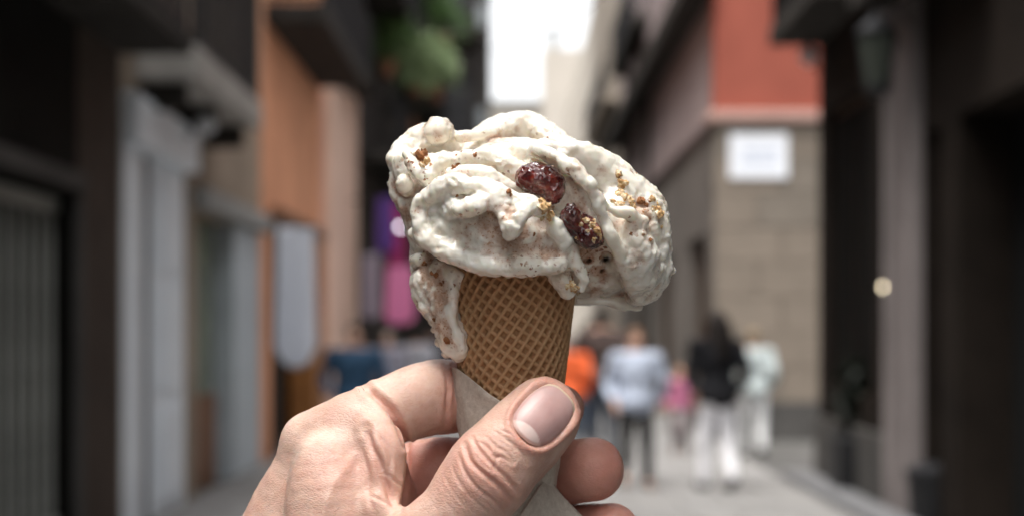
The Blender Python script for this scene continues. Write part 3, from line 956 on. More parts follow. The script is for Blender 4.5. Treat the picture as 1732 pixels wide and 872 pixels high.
    for k in range(10):
        x = 745 + 26 * rng.random(); y = 622 + 70 * rng.random()
        crease([(x, y), (x + 2, y + 18), (x - 4, y + 42)], 1.8, .16, -30, 20, .1)
    crease([(752, 616), (758, 650), (756, 690), (750, 722)], 4, .4, -40, 20)
    crease([(764, 620), (770, 660), (768, 705)], 3, .35, -40, 20)
    for k in range(10):
        x = 690 + 40 * rng.random(); y = 640 + 60 * rng.random()
        crease([(x, y), (x + 5, y + 12), (x + 5, y + 30)], 1.5, .07, -30, 20, 0)
    # middle finger crease seen in the gap
    crease([(692, 752), (722, 742), (752, 732), (782, 722)], 3.5, .5, -60, 0, 0)
    crease([(762, 728), (764, 748), (762, 764)], 3, .3, -60, 0, 0)
    # knuckle of the index: faint lines
    for k in range(12):
        x = 470 + 120 * rng.random(); y = 712 + 60 * rng.random()
        crease([(x, y), (x + 14, y + 8), (x + 30, y + 10)], 1.6, .06, -30, 30, 0)
    D_crease = D - D_before
    # tendon and vein relief on the back of the hand
    D += .7 * np.exp(-(seg_dist(px, py, [(520, 760), (470, 872), (440, 950)]) / 14) ** 2) * front
    D += .35 * np.exp(-(seg_dist(px, py, curve2([(600, 770), (560, 830), (540, 900)])) / 9) ** 2) * front

    # ---- thumb nail frame
    a2 = np.array((.69, -.72)); b2 = np.array((.72, .69)); c2 = np.array((920.0, 701.0))
    s_ = ((px - c2[0]) * a2[0] + (py - c2[1]) * a2[1]) / 53.0
    t_ = ((px - c2[0]) * b2[0] + (py - c2[1]) * b2[1]) / 42.5
    rn = (np.abs(s_) ** 2.7 + np.abs(t_) ** 2.7) ** (1 / 2.7)
    onth = front * (nearw > 18)
    inside = onth * ss(1.06, .98, rn)
    D -= .95 * inside
    D -= .45 * onth * np.exp(-((rn - 1.0) / .05) ** 2)
    fold = np.exp(-((rn - 1.17) / .10) ** 2)
    D += onth * fold * (.50 + .25 * (np.abs(t_) > np.abs(s_)) - .35 * ss(.3, .9, s_))
    red = np.clip(-(D_crease) * .75, 0, .7)  # creases reddened: warm shade put into the skin colour
    red = np.maximum(red, .55 * onth * np.exp(-((rn - 1.12) / .16) ** 2))
    red = np.maximum(red, ss(0, 1, (px - 925) / 95) * (nearw < 18) * (py > 730) * .85)          # middle and ring finger tips
    red = np.maximum(red, .75 * (nearw < 2) * ss(720, 760, py) * ss(640, 700, px))  # shaded gap between the fingers painted redder
    red = np.maximum(red, .5 * ss(730, 765, px) * (nearw < 14) * (py < 735))
    red = np.maximum(red, .45 * ss(0, 1, 1 - np.abs(seg_dist(px, py, [(560, 770), (660, 850)]) / 60)) * front * (vnoise(V, 9, 77, 2) + .5))
    red = np.maximum(red, .35 * np.exp(-(seg_dist(px, py, [(800, 760), (870, 830)]) / 40) ** 2) * (nearw > 10))
    pale = .5 * ss(0, 1, 1 - seg_dist(px, py, [(500, 740), (600, 700), (700, 640)]) / 70) * front * (.6 + vnoise(V, 12, 78, 2))
    V = V + N * D[:, None]
    base = to_world(P(500, 1100, -8)[None])[0]
    root = empty('person', base, "bare hand entering from the lower left, thumb on top, gripping the cone and paper", 'person')
    o = near_object('hand', V, F, m.m, base, root)
    o['label'] = 'pale hand with creased thumb knuckle, index finger curled behind the cone'
    add_attr(o.data, 'red', np.clip(smooth_scalar(red, F, 4), 0, 1)); add_attr(o.data, 'pale', np.clip(pale, 0, .6))

    # ---- nail: quadratic fit over the un-displaced thumb, then a thin curved plate
    tree = BVHTree.FromPolygons([tuple(v) for v in V0.tolist()], F.tolist())
    rows, rhs = [], []
    for s1 in np.linspace(-.95, .95, 11):
        for t1 in np.linspace(-.95, .95, 11):
            q = c2 + a2 * s1 * 53 + b2 * t1 * 42.5
            l_, n_ = hit(tree, *q)
            if l_ is None or D0 - l_[1] < 15: continue
            rows.append((1, s1, t1, s1 * s1, t1 * t1, s1 * t1)); rhs.append(l_[1])
    co = np.linalg.lstsq(np.array(rows), np.array(rhs), rcond=None)[0]
    nr, na = 30, 96
    V2, lun = [], []
    for layer in (0, 1):
        for i in range(nr + 1):
            rr = i / nr
            for j in range(na):
                an = 2 * math.pi * j / na
                ca, sa = math.cos(an), math.sin(an)
                q_ = rr / (abs(ca) ** 2.7 + abs(sa) ** 2.7) ** (1 / 2.7)
                s1, t1 = q_ * ca, q_ * sa
                if layer == 0:
                    d = co @ np.array((1, s1, t1, s1 * s1, t1 * t1, s1 * t1)) + .22 + 1.1 * t1 ** 4 * .35 + .55 * ss(.90, 1.0, rr) - .10 * (1 - t1 * t1)
                    d += .006 * math.sin(t1 * 60 + 2 * math.sin(t1 * 17))
                else: d = co @ np.array((1, s1, t1, s1 * s1, t1 * t1, s1 * t1)) + 1.0
                q = c2 + a2 * s1 * 53 + b2 * t1 * 42.5
                V2.append(((q[0] - 866) / FPX * d, d, (560 - q[1]) / FPX * d))
                lun.append((s1, t1, rr))
    V2 = np.array(V2); lun = np.array(lun)
    L0 = (nr + 1) * na
    F2 = []
    for layer in (0, 1):
        for i in range(nr):
            for j in range(na):
                a_, b_ = layer * L0 + i * na + j, layer * L0 + i * na + (j + 1) % na
                c_, d_ = b_ + na, a_ + na
                F2.append((a_, d_, c_, b_) if layer == 0 else (a_, b_, c_, d_))
    for j in range(na):
        a_, b_ = nr * na + j, nr * na + (j + 1) % na
        F2.append((a_, a_ + L0, b_ + L0, b_))
    nm = NT('nail')
    c = nm.ramp(nm.noise(140, 3, .5), [(.3, (.44, .26, .245)), (.7, (.54, .345, .32))])
    c = nm.mix(nm.attr('lunula'), c, (.84, .66, .60))
    c = nm.mix(nm.attr('edge'), c, (.80, .66, .46))
    nm.set(Base_Color=c, Roughness=.40, Subsurface_Weight=.2, Subsurface_Radius=(1, .4, .3), Subsurface_Scale=.0015,
           Normal=nm.bump(nm.noise(700, 3, .6, vec=nm.mapping((1, 1, 1))), .08, .0003))
    on = near_object('thumb_nail', V2, np.array(F2), nm.m, base, root)
    ed = ss(.93, .985, lun[:, 2]) * ss(-.3, .35, lun[:, 0]) * .8
    lu = ss(.06, -.02, np.hypot((lun[:, 0] + 1.02) / .46, lun[:, 1] / .80) - 1)
    add_attr(on.data, 'edge', ed); add_attr(on.data, 'lunula', lu * .75)
    on['label'] = 'short thumb nail with pale half moon'
    # ---- a few dark hairs
    hb = MB()
    def hair(x, y, pts, r=.05):
        l_, n_ = hit(tree, x, y)
        if l_ is None: return
        q = [l_]
        for (dx, dy, dw) in pts: q.append(l_ + np.array((dx / 6.6, -dw, -dy / 6.6)))
        hb.tube([to_world(a[None])[0] for a in q], [r / 1000 * (1 - .7 * i / len(q)) for i in range(len(q))], 5)
    hair(822, 828, [(-4, 5, 1.0), (-10, 12, 1.2), (-19, 14, 1.0)])
    hair(814, 818, [(-3, 4, .8), (-6, 10, 1)])
    hair(790, 846, [(-5, 4, .8), (-12, 5, 1)])
    hair(432, 812, [(-10, -2, 1), (-22, -8, 1), (-28, -10, .5)])
    hair(428, 822, [(-8, -14, 1), (-12, -22, 1)])
    hair(437, 806, [(-10, -12, 1), (-8, -24, 1)])
    hair(610, 664, [(-3, -6, .6), (-6, -10, .8)])
    hair(616, 660, [(-2, -5, .6), (-6, -8, .8)])
    for k in range(26):
        x, y = 440 + 140 * rng.random(), 760 + 110 * rng.random()
        a_ = rng.random() * .8 + 2.2
        hair(x, y, [(5 * math.cos(a_), 5 * math.sin(a_), .5), (11 * math.cos(a_ + .2), 11 * math.sin(a_ + .2), .5)], .028)
    ho = hb.build('hair', mat('hair_dark', (.04, .025, .018), .5), root)
    ho['kind'] = 'stuff'
build_hand()

# ================================================================== STREET
XL, XR = -3.0, 3.3
def YL(px, X=XL): return FPX * -X / (866 - px)
def YR(px, X=XR): return FPX * X / (px - 866)
def ZZ(py, Y): return CAM_Z + (560 - py) / FPX * Y
def XX(px, Y): return (px - 866) / FPX * Y

M = {}
M['paving'] = mat('paving_stone', (.20, .195, .19), .65, var=.16, vscale=1.3, bump=.2, bscale=30)
M['paving_b'] = mat('paving_stone_warm', (.22, .213, .207), .6, var=.14, vscale=1.7, bump=.2, bscale=30)
M['road'] = mat('joint_mortar', (.09, .087, .083), .9, var=.2, vscale=2, bump=.2)
M['kerb'] = mat('kerb_granite', (.15, .15, .155), .6, var=.15, vscale=9)
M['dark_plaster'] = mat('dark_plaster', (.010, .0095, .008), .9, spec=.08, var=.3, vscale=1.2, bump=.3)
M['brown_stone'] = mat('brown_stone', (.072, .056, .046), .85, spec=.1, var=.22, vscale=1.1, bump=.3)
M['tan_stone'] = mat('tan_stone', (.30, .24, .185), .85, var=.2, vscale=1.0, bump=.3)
M['orange'] = mat('terracotta_plaster', (.74, .36, .21), .85, var=.15, vscale=.8, bump=.2)
M['peach'] = mat('peach_lit_and_render', (.92, .66, .53), .85, var=.10, vscale=.8, bump=.2)  # lit strip of the orange front painted paler; also a beige render strip
M['sooty'] = mat('sooty_plaster', (.09, .08, .075), .9, spec=.15, var=.35, vscale=.7, bump=.3)
M['far_dark'] = mat('weathered_dark_plaster', (.10, .092, .088), .9, spec=.15, var=.35, vscale=.6, bump=.3)
M['red'] = mat('red_plaster', (.29, .080, .054), .85, var=.12, vscale=.7, bump=.2)
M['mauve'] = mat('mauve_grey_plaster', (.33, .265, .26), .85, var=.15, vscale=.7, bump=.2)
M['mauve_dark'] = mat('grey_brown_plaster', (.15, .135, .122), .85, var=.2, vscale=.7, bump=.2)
M['stone'] = mat('beige_stone', (.215, .178, .143), .8, var=.10, vscale=1.6, bump=.35, bscale=18)
M['stone_b'] = mat('grey_beige_stone', (.185, .158, .13), .8, var=.12, vscale=1.9, bump=.35, bscale=18)
M['plinth'] = mat('dark_plinth_stone', (.07, .066, .062), .8, var=.2, vscale=1.5, bump=.3)
M['beige_far'] = mat('pale_beige_plaster', (.38, .325, .27), .85, var=.1, vscale=.4)
M['cream_far'] = mat('cream_plaster', (.42, .375, .32), .85, var=.08, vscale=.3)
M['blue_white'] = mat('pale_blue_paint', (.84, .90, .96), .45, var=.06, vscale=2.5)
M['blue_grey'] = mat('grey_blue_paint', (.46, .51, .54), .5, var=.08, vscale=2.5)
M['iron'] = mat('black_iron', (.018, .018, .02), .5)
M['grille'] = mat('grey_green_metal', (.30, .305, .28), .45, var=.15, vscale=3)
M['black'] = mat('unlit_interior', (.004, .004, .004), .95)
M['wood'] = mat('dark_wood', (.06, .038, .025), .55, var=.3, vscale=5, bump=.2)
M['brown_wood'] = mat('brown_wood', (.20, .10, .055), .5, var=.25, vscale=5, bump=.2)
M['orange_wood'] = mat('varnished_orange_wood', (.36, .15, .05), .4, var=.2, vscale=5)
M['glass'] = mat('window_glass', (.03, .055, .055), .08, var=.2, vscale=1.5, spec=.7)
M['glass_green'] = mat('green_tinted_glass', (.16, .185, .12), .12, var=.3, vscale=1.8, spec=.7)
M['lintel'] = mat('grey_stone_trim', (.30, .30, .29), .75, var=.12, vscale=3)
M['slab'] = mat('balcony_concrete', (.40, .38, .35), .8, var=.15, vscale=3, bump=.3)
M['slab_dark'] = mat('dark_balcony_slab', (.045, .041, .037), .9, spec=.1, var=.3, vscale=3)  # very dark tone, varied by noise
M['white'] = mat('white_enamel', (.78, .80, .84), .25)
M['blue_ink'] = mat('faded_blue_lettering', (.38, .43, .55), .4)
M['shutter'] = mat('grey_shutter', (.11, .11, .115), .6, var=.2, vscale=6)
M['pil_grey'] = mat('grey_stone_pilaster', (.19, .165, .16), .8, var=.12, vscale=1.5, bump=.25)
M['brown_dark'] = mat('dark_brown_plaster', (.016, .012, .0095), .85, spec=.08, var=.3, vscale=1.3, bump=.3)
M['almost_black'] = mat('black_painted_panel', (.006, .0055, .005), .8, spec=.05)
M['lampglass'] = mat('milky_lamp_glass', (.62, .64, .66), .2)
M['greenglass'] = mat('pale_green_lamp_glass', (.06, .068, .055), .2)
M['lamp_glint'] = mat('glint_bulb', (.9, .8, .6), .4, emit=(1, .84, .58), emit_s=5)  # emission stands in for a specular glint on brass
M['cloth_white'] = mat('white_cloth', (.62, .64, .70), .9, var=.06, vscale=6)
M['purple'] = mat('purple_cloth', (.10, .05, .22), .85)
M['magenta'] = mat('magenta_cloth', (.36, .04, .16), .85)
M['pinkc'] = mat('pink_cloth', (.62, .20, .38), .85)
M['lilac'] = mat('lilac_grey_cloth', (.36, .33, .40), .85)
M['leaf_a'] = mat('leaf_green', (.12, .22, .07), .5, var=.4, vscale=8)
M['leaf_lit'] = mat('leaf_sunlit_green', (.38, .50, .26), .35, var=.3, vscale=8)  # bright sunlit leaf highlights put into a paler green
M['leaf_dark'] = mat('leaf_dark', (.008, .011, .007), .5, var=.4, vscale=8)
M['pot'] = mat('clay_pot', (.30, .14, .08), .8, var=.15, vscale=9)
M['black_pot'] = mat('black_planter', (.015, .015, .016), .5)
M['bark'] = mat('bark', (.07, .05, .035), .9)

# ---- ground
g = MB(); g.add([(-120, -60, 0), (120, -60, 0), (120, 300, 0), (-120, 300, 0)], [(0, 1, 2, 3)])
tag(g.build('ground', M['road'], None, (0, 0, 0)), kind='structure')
pav = MB(); pav.box(XL, XR, -32, 80, .004, .02)
pavement = pav.build('pavement', M['road'], None, (0, 0, 0)); tag(pavement, kind='structure')
slab_me = {}
def slab_mesh(w, d, k):
    if (w, d, k) not in slab_me:
        b = MB().box(-w / 2 + .010, w / 2 - .010, -d / 2 + .010, d / 2 - .010, 0, .03, .008)
        me = bpy.data.meshes.new('paving_slab'); me.from_pydata(b.v, [], b.f)
        import bmesh
        bm = bmesh.new(); bm.from_mesh(me); bmesh.ops.recalc_face_normals(bm, faces=bm.faces); bm.to_mesh(me); bm.free()
        me.materials.append(M['paving_b'] if k else M['paving']); slab_me[(w, d, k)] = me
    return slab_me[(w, d, k)]
y = 6.6; row = 0
while y < 26:
    d = .6 if y < 17 else .9
    x = XL + .02; first_ = True
    while x < XR - .46:
        w = .45 if (first_ and row % 2) else .9
        w = round(min(w, XR - .43 - x), 3); first_ = False
        o = bpy.data.objects.new('paving_slab', slab_mesh(w, d, rng.integers(2))); COL.objects.link(o); o.parent = pavement
        o.location = (x + w / 2, y + d / 2, .02 + .003 * rng.random()); x += w
    y += d; row += 1
kb = MB()
for k in range(8): pass
kerb = MB().box(XR - .42, XR - .12, 8, 15.2, .02, .12, .01).build('kerb', M['kerb']); tag(kerb, kind='structure')

# ---- wall with rectangular openings, along a plane
def wall_mb(axis, at, thick, a0, a1, z0, z1, holes):
    """axis 'y': wall runs along y at x=at, body from x=at to x=at+thick (sign gives the side)."""
    As = sorted({a0, a1, *[h[0] for h in holes], *[h[1] for h in holes]})
    Zs = sorted({z0, z1, *[h[2] for h in holes], *[h[3] for h in holes]})
    As = [a for a in As if a0 <= a <= a1]; Zs = [z for z in Zs if z0 <= z <= z1]
    solid = {}
    for i in range(len(As) - 1):
        for k in range(len(Zs) - 1):
            ca, cz = (As[i] + As[i + 1]) / 2, (Zs[k] + Zs[k + 1]) / 2
            solid[(i, k)] = not any(h[0] < ca < h[1] and h[2] < cz < h[3] for h in holes)
    b = MB(); t0, t1 = at, at + thick
    def pt(t, a, z): return (t, a, z) if axis == 'y' else (a, t, z)
    for (i, k), s in solid.items():
        if not s: continue
        A0, A1, Z0, Z1 = As[i], As[i + 1], Zs[k], Zs[k + 1]
        for t in (t0, t1): b.add([pt(t, A0, Z0), pt(t, A1, Z0), pt(t, A1, Z1), pt(t, A0, Z1)], [(0, 1, 2, 3)])
        for (di, dk, q) in ((-1, 0, [(A0, Z0), (A0, Z1)]), (1, 0, [(A1, Z0), (A1, Z1)]), (0, -1, [(A0, Z0), (A1, Z0)]), (0, 1, [(A0, Z1), (A1, Z1)])):
            if not solid.get((i + di, k + dk), False):
                b.add([pt(t0, *q[0]), pt(t1, *q[0]), pt(t1, *q[1]), pt(t0, *q[1])], [(0, 1, 2, 3)])
    return b
def side_box(b, side, x_at, out, back, y0, y1, z0, z1, ch=0):
    """box on a wall: 'side' -1 = left wall (street at +x), +1 = right wall. out = towards the street"""
    xs = sorted((x_at - side * out, x_at + side * back))
    return b.box(xs[0], xs[1], y0, y1, z0, z1, ch)
def window(root, side, x_at, y0, y1, z0, z1, fm, pm, bars=1, sill=True, depth=.16):
    fr = MB(); w = .07
    side_box(fr, side, x_at, -depth, depth + .06, y0, y0 + w, z0, z1); side_box(fr, side, x_at, -depth, depth + .06, y1 - w, y1, z0, z1)
    side_box(fr, side, x_at, -depth, depth + .06, y0 + w, y1 - w, z0, z0 + w); side_box(fr, side, x_at, -depth, depth + .06, y0 + w, y1 - w, z1 - w, z1)
    for i in range(bars):
        yc = y0 + (y1 - y0) * (i + 1) / (bars + 1); side_box(fr, side, x_at, -depth - .005, depth + .05, yc - .03, yc + .03, z0 + w, z1 - w)
    o = fr.build('window', fm, root)
    side_box(MB(), side, x_at, 0, 0, 0, 0, 0, 0)
    pn = MB(); side_box(pn, side, x_at, -depth - .03, depth + .045, y0 + w, y1 - w, z0 + w, z1 - w); pn.build('pane', pm, o)
    if sill:
        sl = MB(); side_box(sl, side, x_at, .07, .1, y0 - .08, y1 + .08, z0 - .09, z0 - .003, .008); sl.build('sill', M['lintel'], o)
    return o
def balcony(root, side, x_at, y0, y1, z, out=.6, th=.16, rail=1.0, slab_m=None, pitch=.12, stuff=False):
    b = MB(); side_box(b, side, x_at, out, 0, y0, y1, z, z + th, .015); sl = b.build('balcony', slab_m or M['slab_dark'], root)
    xo = x_at - side * (out - .05)
    r = MB(); r.box(xo - .02, xo + .02, y0 + .03, y1 - .03, z + th + rail - .04, z + th + rail); r.box(xo - .015, xo + .015, y0 + .03, y1 - .03, z + th + .06, z + th + .09)
    for yy in (y0 + .03, y1 - .06):
        xs = sorted((xo - side * .02, x_at - side * .003)); q_ = (yy, yy + .03)
        r.box(xs[0], xs[1], q_[0], q_[1], z + th + rail - .045, z + th + rail - .002)
        r.box(xs[0], xs[1], q_[0], q_[1], z + th + .062, z + th + .088)
        r.box(xo - .014, xo + .014, q_[0], q_[1], z + th, z + th + rail - .003)
    rl = r.build('railing', M['iron'], sl)
    n = int((y1 - y0 - .1) / pitch)
    bars = MB()
    for i in range(n + 1):
        yy = y0 + .05 + i * (y1 - y0 - .1) / n; bars.box(xo - .009, xo + .009, yy - .009, yy + .009, z + th, z + th + rail - .041)
    for e in (y0 + .045, y1 - .045):
        k = int(out / .12)
        for i in range(1, k):
            xx = x_at - side * (i * .12); bars.box(xx - .009, xx + .009, e - .009, e + .009, z + th, z + th + rail - .041)
    tag(bars.build('balusters', M['iron'], sl), kind='stuff')
    return sl
def building(name, label, x, y, group=None): return empty(name, (x, y, 0), label, 'building', group)

# ---- LEFT 1: dark corner with barred gate
b1 = building('townhouse', 'near dark plastered house front on the left with a tall barred gate', XL, 4)
gy0, gy1, gz = 5.6, YL(124), 2.5
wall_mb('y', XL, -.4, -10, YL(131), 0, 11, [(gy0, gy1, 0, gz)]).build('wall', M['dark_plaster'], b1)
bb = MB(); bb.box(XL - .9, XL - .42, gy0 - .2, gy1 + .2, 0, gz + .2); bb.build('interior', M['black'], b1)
gate = MB().box(XL - .16, XL - .10, gy0, gy1, gz - .1, gz).build('gate', M['grille'], b1)
MB().box(XL - .165, XL - .098, gy0, gy1, .25, .33).build('rail', M['grille'], gate)
y = gy0 + .05
bar_me = MB().box(-.02, .02, -.04, .04, .0, gz - .12, .008)
first = None
while y < gy1 - .06:
    if first is None:
        first = MB().box(XL - .155, XL - .105, y - .022, y + .022, .02, gz - .105, .01).build('bar', M['grille'], gate); y_first = y
    else:
        o = first.copy(); COL.objects.link(o); o.parent = gate; o.location = first.location + Vector((0, y - y_first, 0))
    y += .22
MB().box(XL - .02, XL + .07, gy0 - .1, gy1 + .1, gz + .06, gz + .18, .01).build('lintel', M['plinth'], b1)
MB().box(XL - .02, XL + .05, gy1 + .003, gy1 + .10, 0, gz + .05, .01).build('jamb', M['plinth'], b1)
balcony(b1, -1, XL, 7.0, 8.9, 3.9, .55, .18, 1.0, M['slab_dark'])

# ---- LEFT 2: brown stone with pale blue doorway and balcony
b2 = building('townhouse', 'brown stone house with a tall pale blue doorway and a grey balcony', XL, 10)
dy0, dy1 = YL(206), YL(316)
wy0, wy1 = YL(331), YL(437)
y20, y21 = YL(131) + .002, YL(440)
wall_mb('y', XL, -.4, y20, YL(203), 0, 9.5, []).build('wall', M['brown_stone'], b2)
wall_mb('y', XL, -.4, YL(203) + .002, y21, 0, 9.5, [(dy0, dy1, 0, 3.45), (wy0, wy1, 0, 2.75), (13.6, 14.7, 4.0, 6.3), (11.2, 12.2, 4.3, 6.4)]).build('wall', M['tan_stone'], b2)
ds = MB()
d1, d2 = YL(236), YL(262)
ds.box(XL - .38, XL + .03, dy0 + .003, d1, 0, 3.05, .01); ds.box(XL - .38, XL + .12, dy0 + .003, dy1 - .003, 3.053, 3.447, .015)
ds.build('door_surround', M['blue_white'], b2)
MB().box(XL - .42, XL - .05, d1 + .002, d2, 0, 3.05).build('recess_shade', M['shutter'], b2)  # solid dark filler: shade of the door gap put into its colour
door = MB().box(XL - .30, XL - .02, d2 + .002, dy1 - .005, 0, 3.05, .012).build('door', M['blue_white'], b2)
for i, (a, c) in enumerate(((.15, .95), (1.1, 2.0), (2.12, 2.95))):
    MB().box(XL - .02, XL + .012, d2 + .25, dy1 - .25, a, c, .008).build('panel', M['blue_white'], door)
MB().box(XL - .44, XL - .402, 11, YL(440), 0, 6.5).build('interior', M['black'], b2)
# shopfront
sf = MB().box(XL - .30, XL - .12, wy0 + .003, wy0 + .35, 0, 2.74).build('window', M['brown_wood'], b2)
MB().box(XL - .26, XL - .20, wy0 + .353, YL(392), .95, 2.74).build('pane', M['glass_green'], sf)
MB().box(XL - .28, XL - .17, wy0 + .353, YL(392), 0, .945, .01).build('lower_panel', M['brown_wood'], sf)
MB().box(XL - .30, XL + .02, YL(394), wy1 - .01, 0, 2.74, .012).build('frame', M['blue_grey'], sf)
MB().box(XL - .05, XL + .16, wy0 - .15, wy1 + .12, 2.755, 2.95, .015).build('lintel', M['lintel'], b2)
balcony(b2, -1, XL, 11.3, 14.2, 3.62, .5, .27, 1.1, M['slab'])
for yy in (11.5, 12.7, 13.9):
    MB().box(XL, XL + .36, yy, yy + .1, 3.40, 3.615, .02).build('bracket', M['slab_dark'], b2)
window(b2, -1, XL, 13.6, 14.7, 4.0, 6.3, M['shutter'], M['glass'])
window(b2, -1, XL, 11.2, 12.2, 4.3, 6.4, M['shutter'], M['glass'])
# second, darker balcony nearer to the camera
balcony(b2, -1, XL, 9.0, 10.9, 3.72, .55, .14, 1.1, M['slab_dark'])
# cloths on the railing
lp = empty('wall_lamp', (XL, 12.6, 3.3), 'round milky glass globe lamp under the grey balcony on the left', 'lamp')
MB().tube([(XL, 12.6, 3.3), (XL + .15, 12.6, 3.34), (XL + .28, 12.6, 3.52)], .012).build('arm', M['iron'], lp)
MB().lathe((XL + .28, 12.6, 3.43), [(.001, -.095), (.05, -.082), (.085, -.04), (.095, 0), (.085, .045), (.05, .08), (.02, .09), (.001, .09)]).build('globe', M['lampglass'], lp, smooth=True)

# ---- LEFT 3: terracotta
b3 = building('townhouse', 'terracotta orange house with a dark shop opening beneath deep balconies', XL, 17)
y30, y31 = y21 + .002, YL(543)
oy0, oy1 = YL(457), YL(538)
wall_mb('y', XL, -.4, y30, y31, 0, 12, [(oy0, oy1, 0, 3.0), (18.4, 19.5, 5.8, 8.0), (20.5, 21.4, 5.8, 8.0)]).build('wall', M['orange'], b3)
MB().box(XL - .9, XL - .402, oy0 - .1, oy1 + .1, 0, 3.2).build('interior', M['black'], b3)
MB().box(XL - .3, XL + .05, oy0 + .003, oy0 + .35, 0, 2.99, .01).build('door_post', M['wood'], b3)
MB().box(XL - .3, XL + .10, oy1 - 1.0, oy1 - .003, 0, 2.99, .01).build('door_post', M['orange_wood'], b3)
MB().box(XL - .02, XL + .12, oy0 - .1, oy1 + .1, 3.003, 3.14, .01).build('lintel', M['brown_wood'], b3)
window(b3, -1, XL, 18.4, 19.5, 5.8, 8.0, M['shutter'], M['glass']); window(b3, -1, XL, 20.5, 21.4, 5.8, 8.0, M['shutter'], M['glass'])
balcony(b3, -1, XL, 17.2, 21.9, 5.35, .75, .22, 1.1)
b4 = building('townhouse', 'house front beside the terracotta one, its light painted in as pale peach', XL, 24)
y40, y41 = y31 + .002, YL(594)
wall_mb('y', XL + .12, -.52, y40, y41, 0, 12, [(23.3, 24.6, 5.8, 8.0)]).build('wall', M['peach'], b4)
window(b4, -1, XL + .12, 23.3, 24.6, 5.8, 8.0, M['shutter'], M['glass'])
balcony(b4, -1, XL + .12, 22.6, 26.2, 5.9, .35, .2, 1.1)
b5 = building('townhouse', 'sooty grey house with stacked iron balconies full of plants', XL, 30)
y50, y51 = y41 + .002, 47.0
holes = [(a, a + 1.3, z, z + 2.2) for z in (5.3, 8.6, 11.9) for a in (28, 31.5, 35, 39, 43)] + [(28, 30.6, 0, 3), (33, 36, 0, 3), (39, 43, 0, 3)]
wall_mb('y', XL, -.4, y50, y51, 0, 16, holes).build('wall', M['sooty'], b5)
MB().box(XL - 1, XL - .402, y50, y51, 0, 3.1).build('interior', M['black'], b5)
for h in holes[:15]: window(b5, -1, XL, *h, M['shutter'], M['glass'], sill=False)
for z in (4.9, 8.2, 11.5):
    for (a, c) in ((27.3, 33.4), (34.2, 41.0), (42, 46.5)): balcony(b5, -1, XL, a, c, z, .85, .2, 1.1, pitch=.16)
b6 = building('apartment_building', 'dark weathered block that narrows the lane at the far left with balconies', -5, 48)
wall_mb('x', 47.0, 6, -12, -.78, 0, 19, [(-2.4, -1.4, z, z + 2.1) for z in (4.6, 8.0, 11.4, 14.8)]).build('wall', M['far_dark'], b6)
for z in (4.6, 8.0, 11.4, 14.8):
    w_ = MB().box(-2.397, -1.403, 47.1, 47.2, z + .003, z + 2.097).build('window', M['shutter'], b6)
    sl = MB().box(-2.9, -.95, 46.2, 46.997, z - .25, z - .05, .01).build('balcony', M['slab_dark'], b6)
    r = MB()
    r.box(-2.9, -.95, 46.24, 46.28, z + .9, z + .95)
    r.build('railing', M['iron'], sl)
    q = MB()
    for i in range(17): q.box(-2.88 + i * .118, -2.86 + i * .118, 46.245, 46.265, z - .047, z + .897)
    tag(q.build('balusters', M['iron'], sl), kind='stuff')
    MB().box(-1.15, -.85, 46.6, 46.9, z + .2, z + .9, .02).build('air_conditioner', M['blue_grey'], b6)
MB().box(-2.85, -2.45, 46.9, 46.996, 12.0, 19, .01).build('rendered_strip', M['peach'], b6)

# ---- RIGHT near
r1 = building('townhouse', 'near dark brown house on the right with black doorways and a grey pilaster', XR, 11)
q0, q1 = 6.6, YR(1622)
w0, w1 = YR(1478), YR(1398)
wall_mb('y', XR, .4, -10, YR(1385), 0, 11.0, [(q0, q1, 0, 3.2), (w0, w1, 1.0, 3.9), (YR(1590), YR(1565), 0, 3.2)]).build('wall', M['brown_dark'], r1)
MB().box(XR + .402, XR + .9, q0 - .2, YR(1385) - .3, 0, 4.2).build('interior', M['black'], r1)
MB().box(XR + .25, XR + .32, YR(1590) + .003, YR(1565) - .003, 0, 3.19).build('door', M['almost_black'], r1)
MB().box(XR - .10, XR + .02, YR(1562), YR(1530), 0, 4.7, .02).build('pilaster', M['pil_grey'], r1)
MB().tube([(XR - .09, YR(1522), 0), (XR - .09, YR(1522), 5)], .05, 10).build('drainpipe', M['pil_grey'], r1)
sh = MB().box(XR + .10, XR + .16, w0 + .003, w1 - .003, 1.003, 3.897).build('window', M['wood'], r1)
for i in range(2):
    MB().box(XR + .07, XR + .098, w0 + .08 + i * (w1 - w0) / 2, w0 + (i + 1) * (w1 - w0) / 2 - .05, 1.1, 3.8, .01).build('shutter', M['almost_black'], sh)
balcony(r1, 1, XR, 12.9, YR(1385) - .05, 4.65, .55, .2, 1.0)
MB().box(XR - .52, XR - .05, 13.4, 15.1, 4.86, 5.35, .02).build('planter_box', M['almost_black'], r1)
balcony(r1, 1, XR, 9.6, 12.0, 4.3, .45, .2, 1.0)
MB().box(XR - .06, XR - .003, 11.9, YR(1385) - .02, 0, .7, .01).build('plinth', M['plinth'], r1)
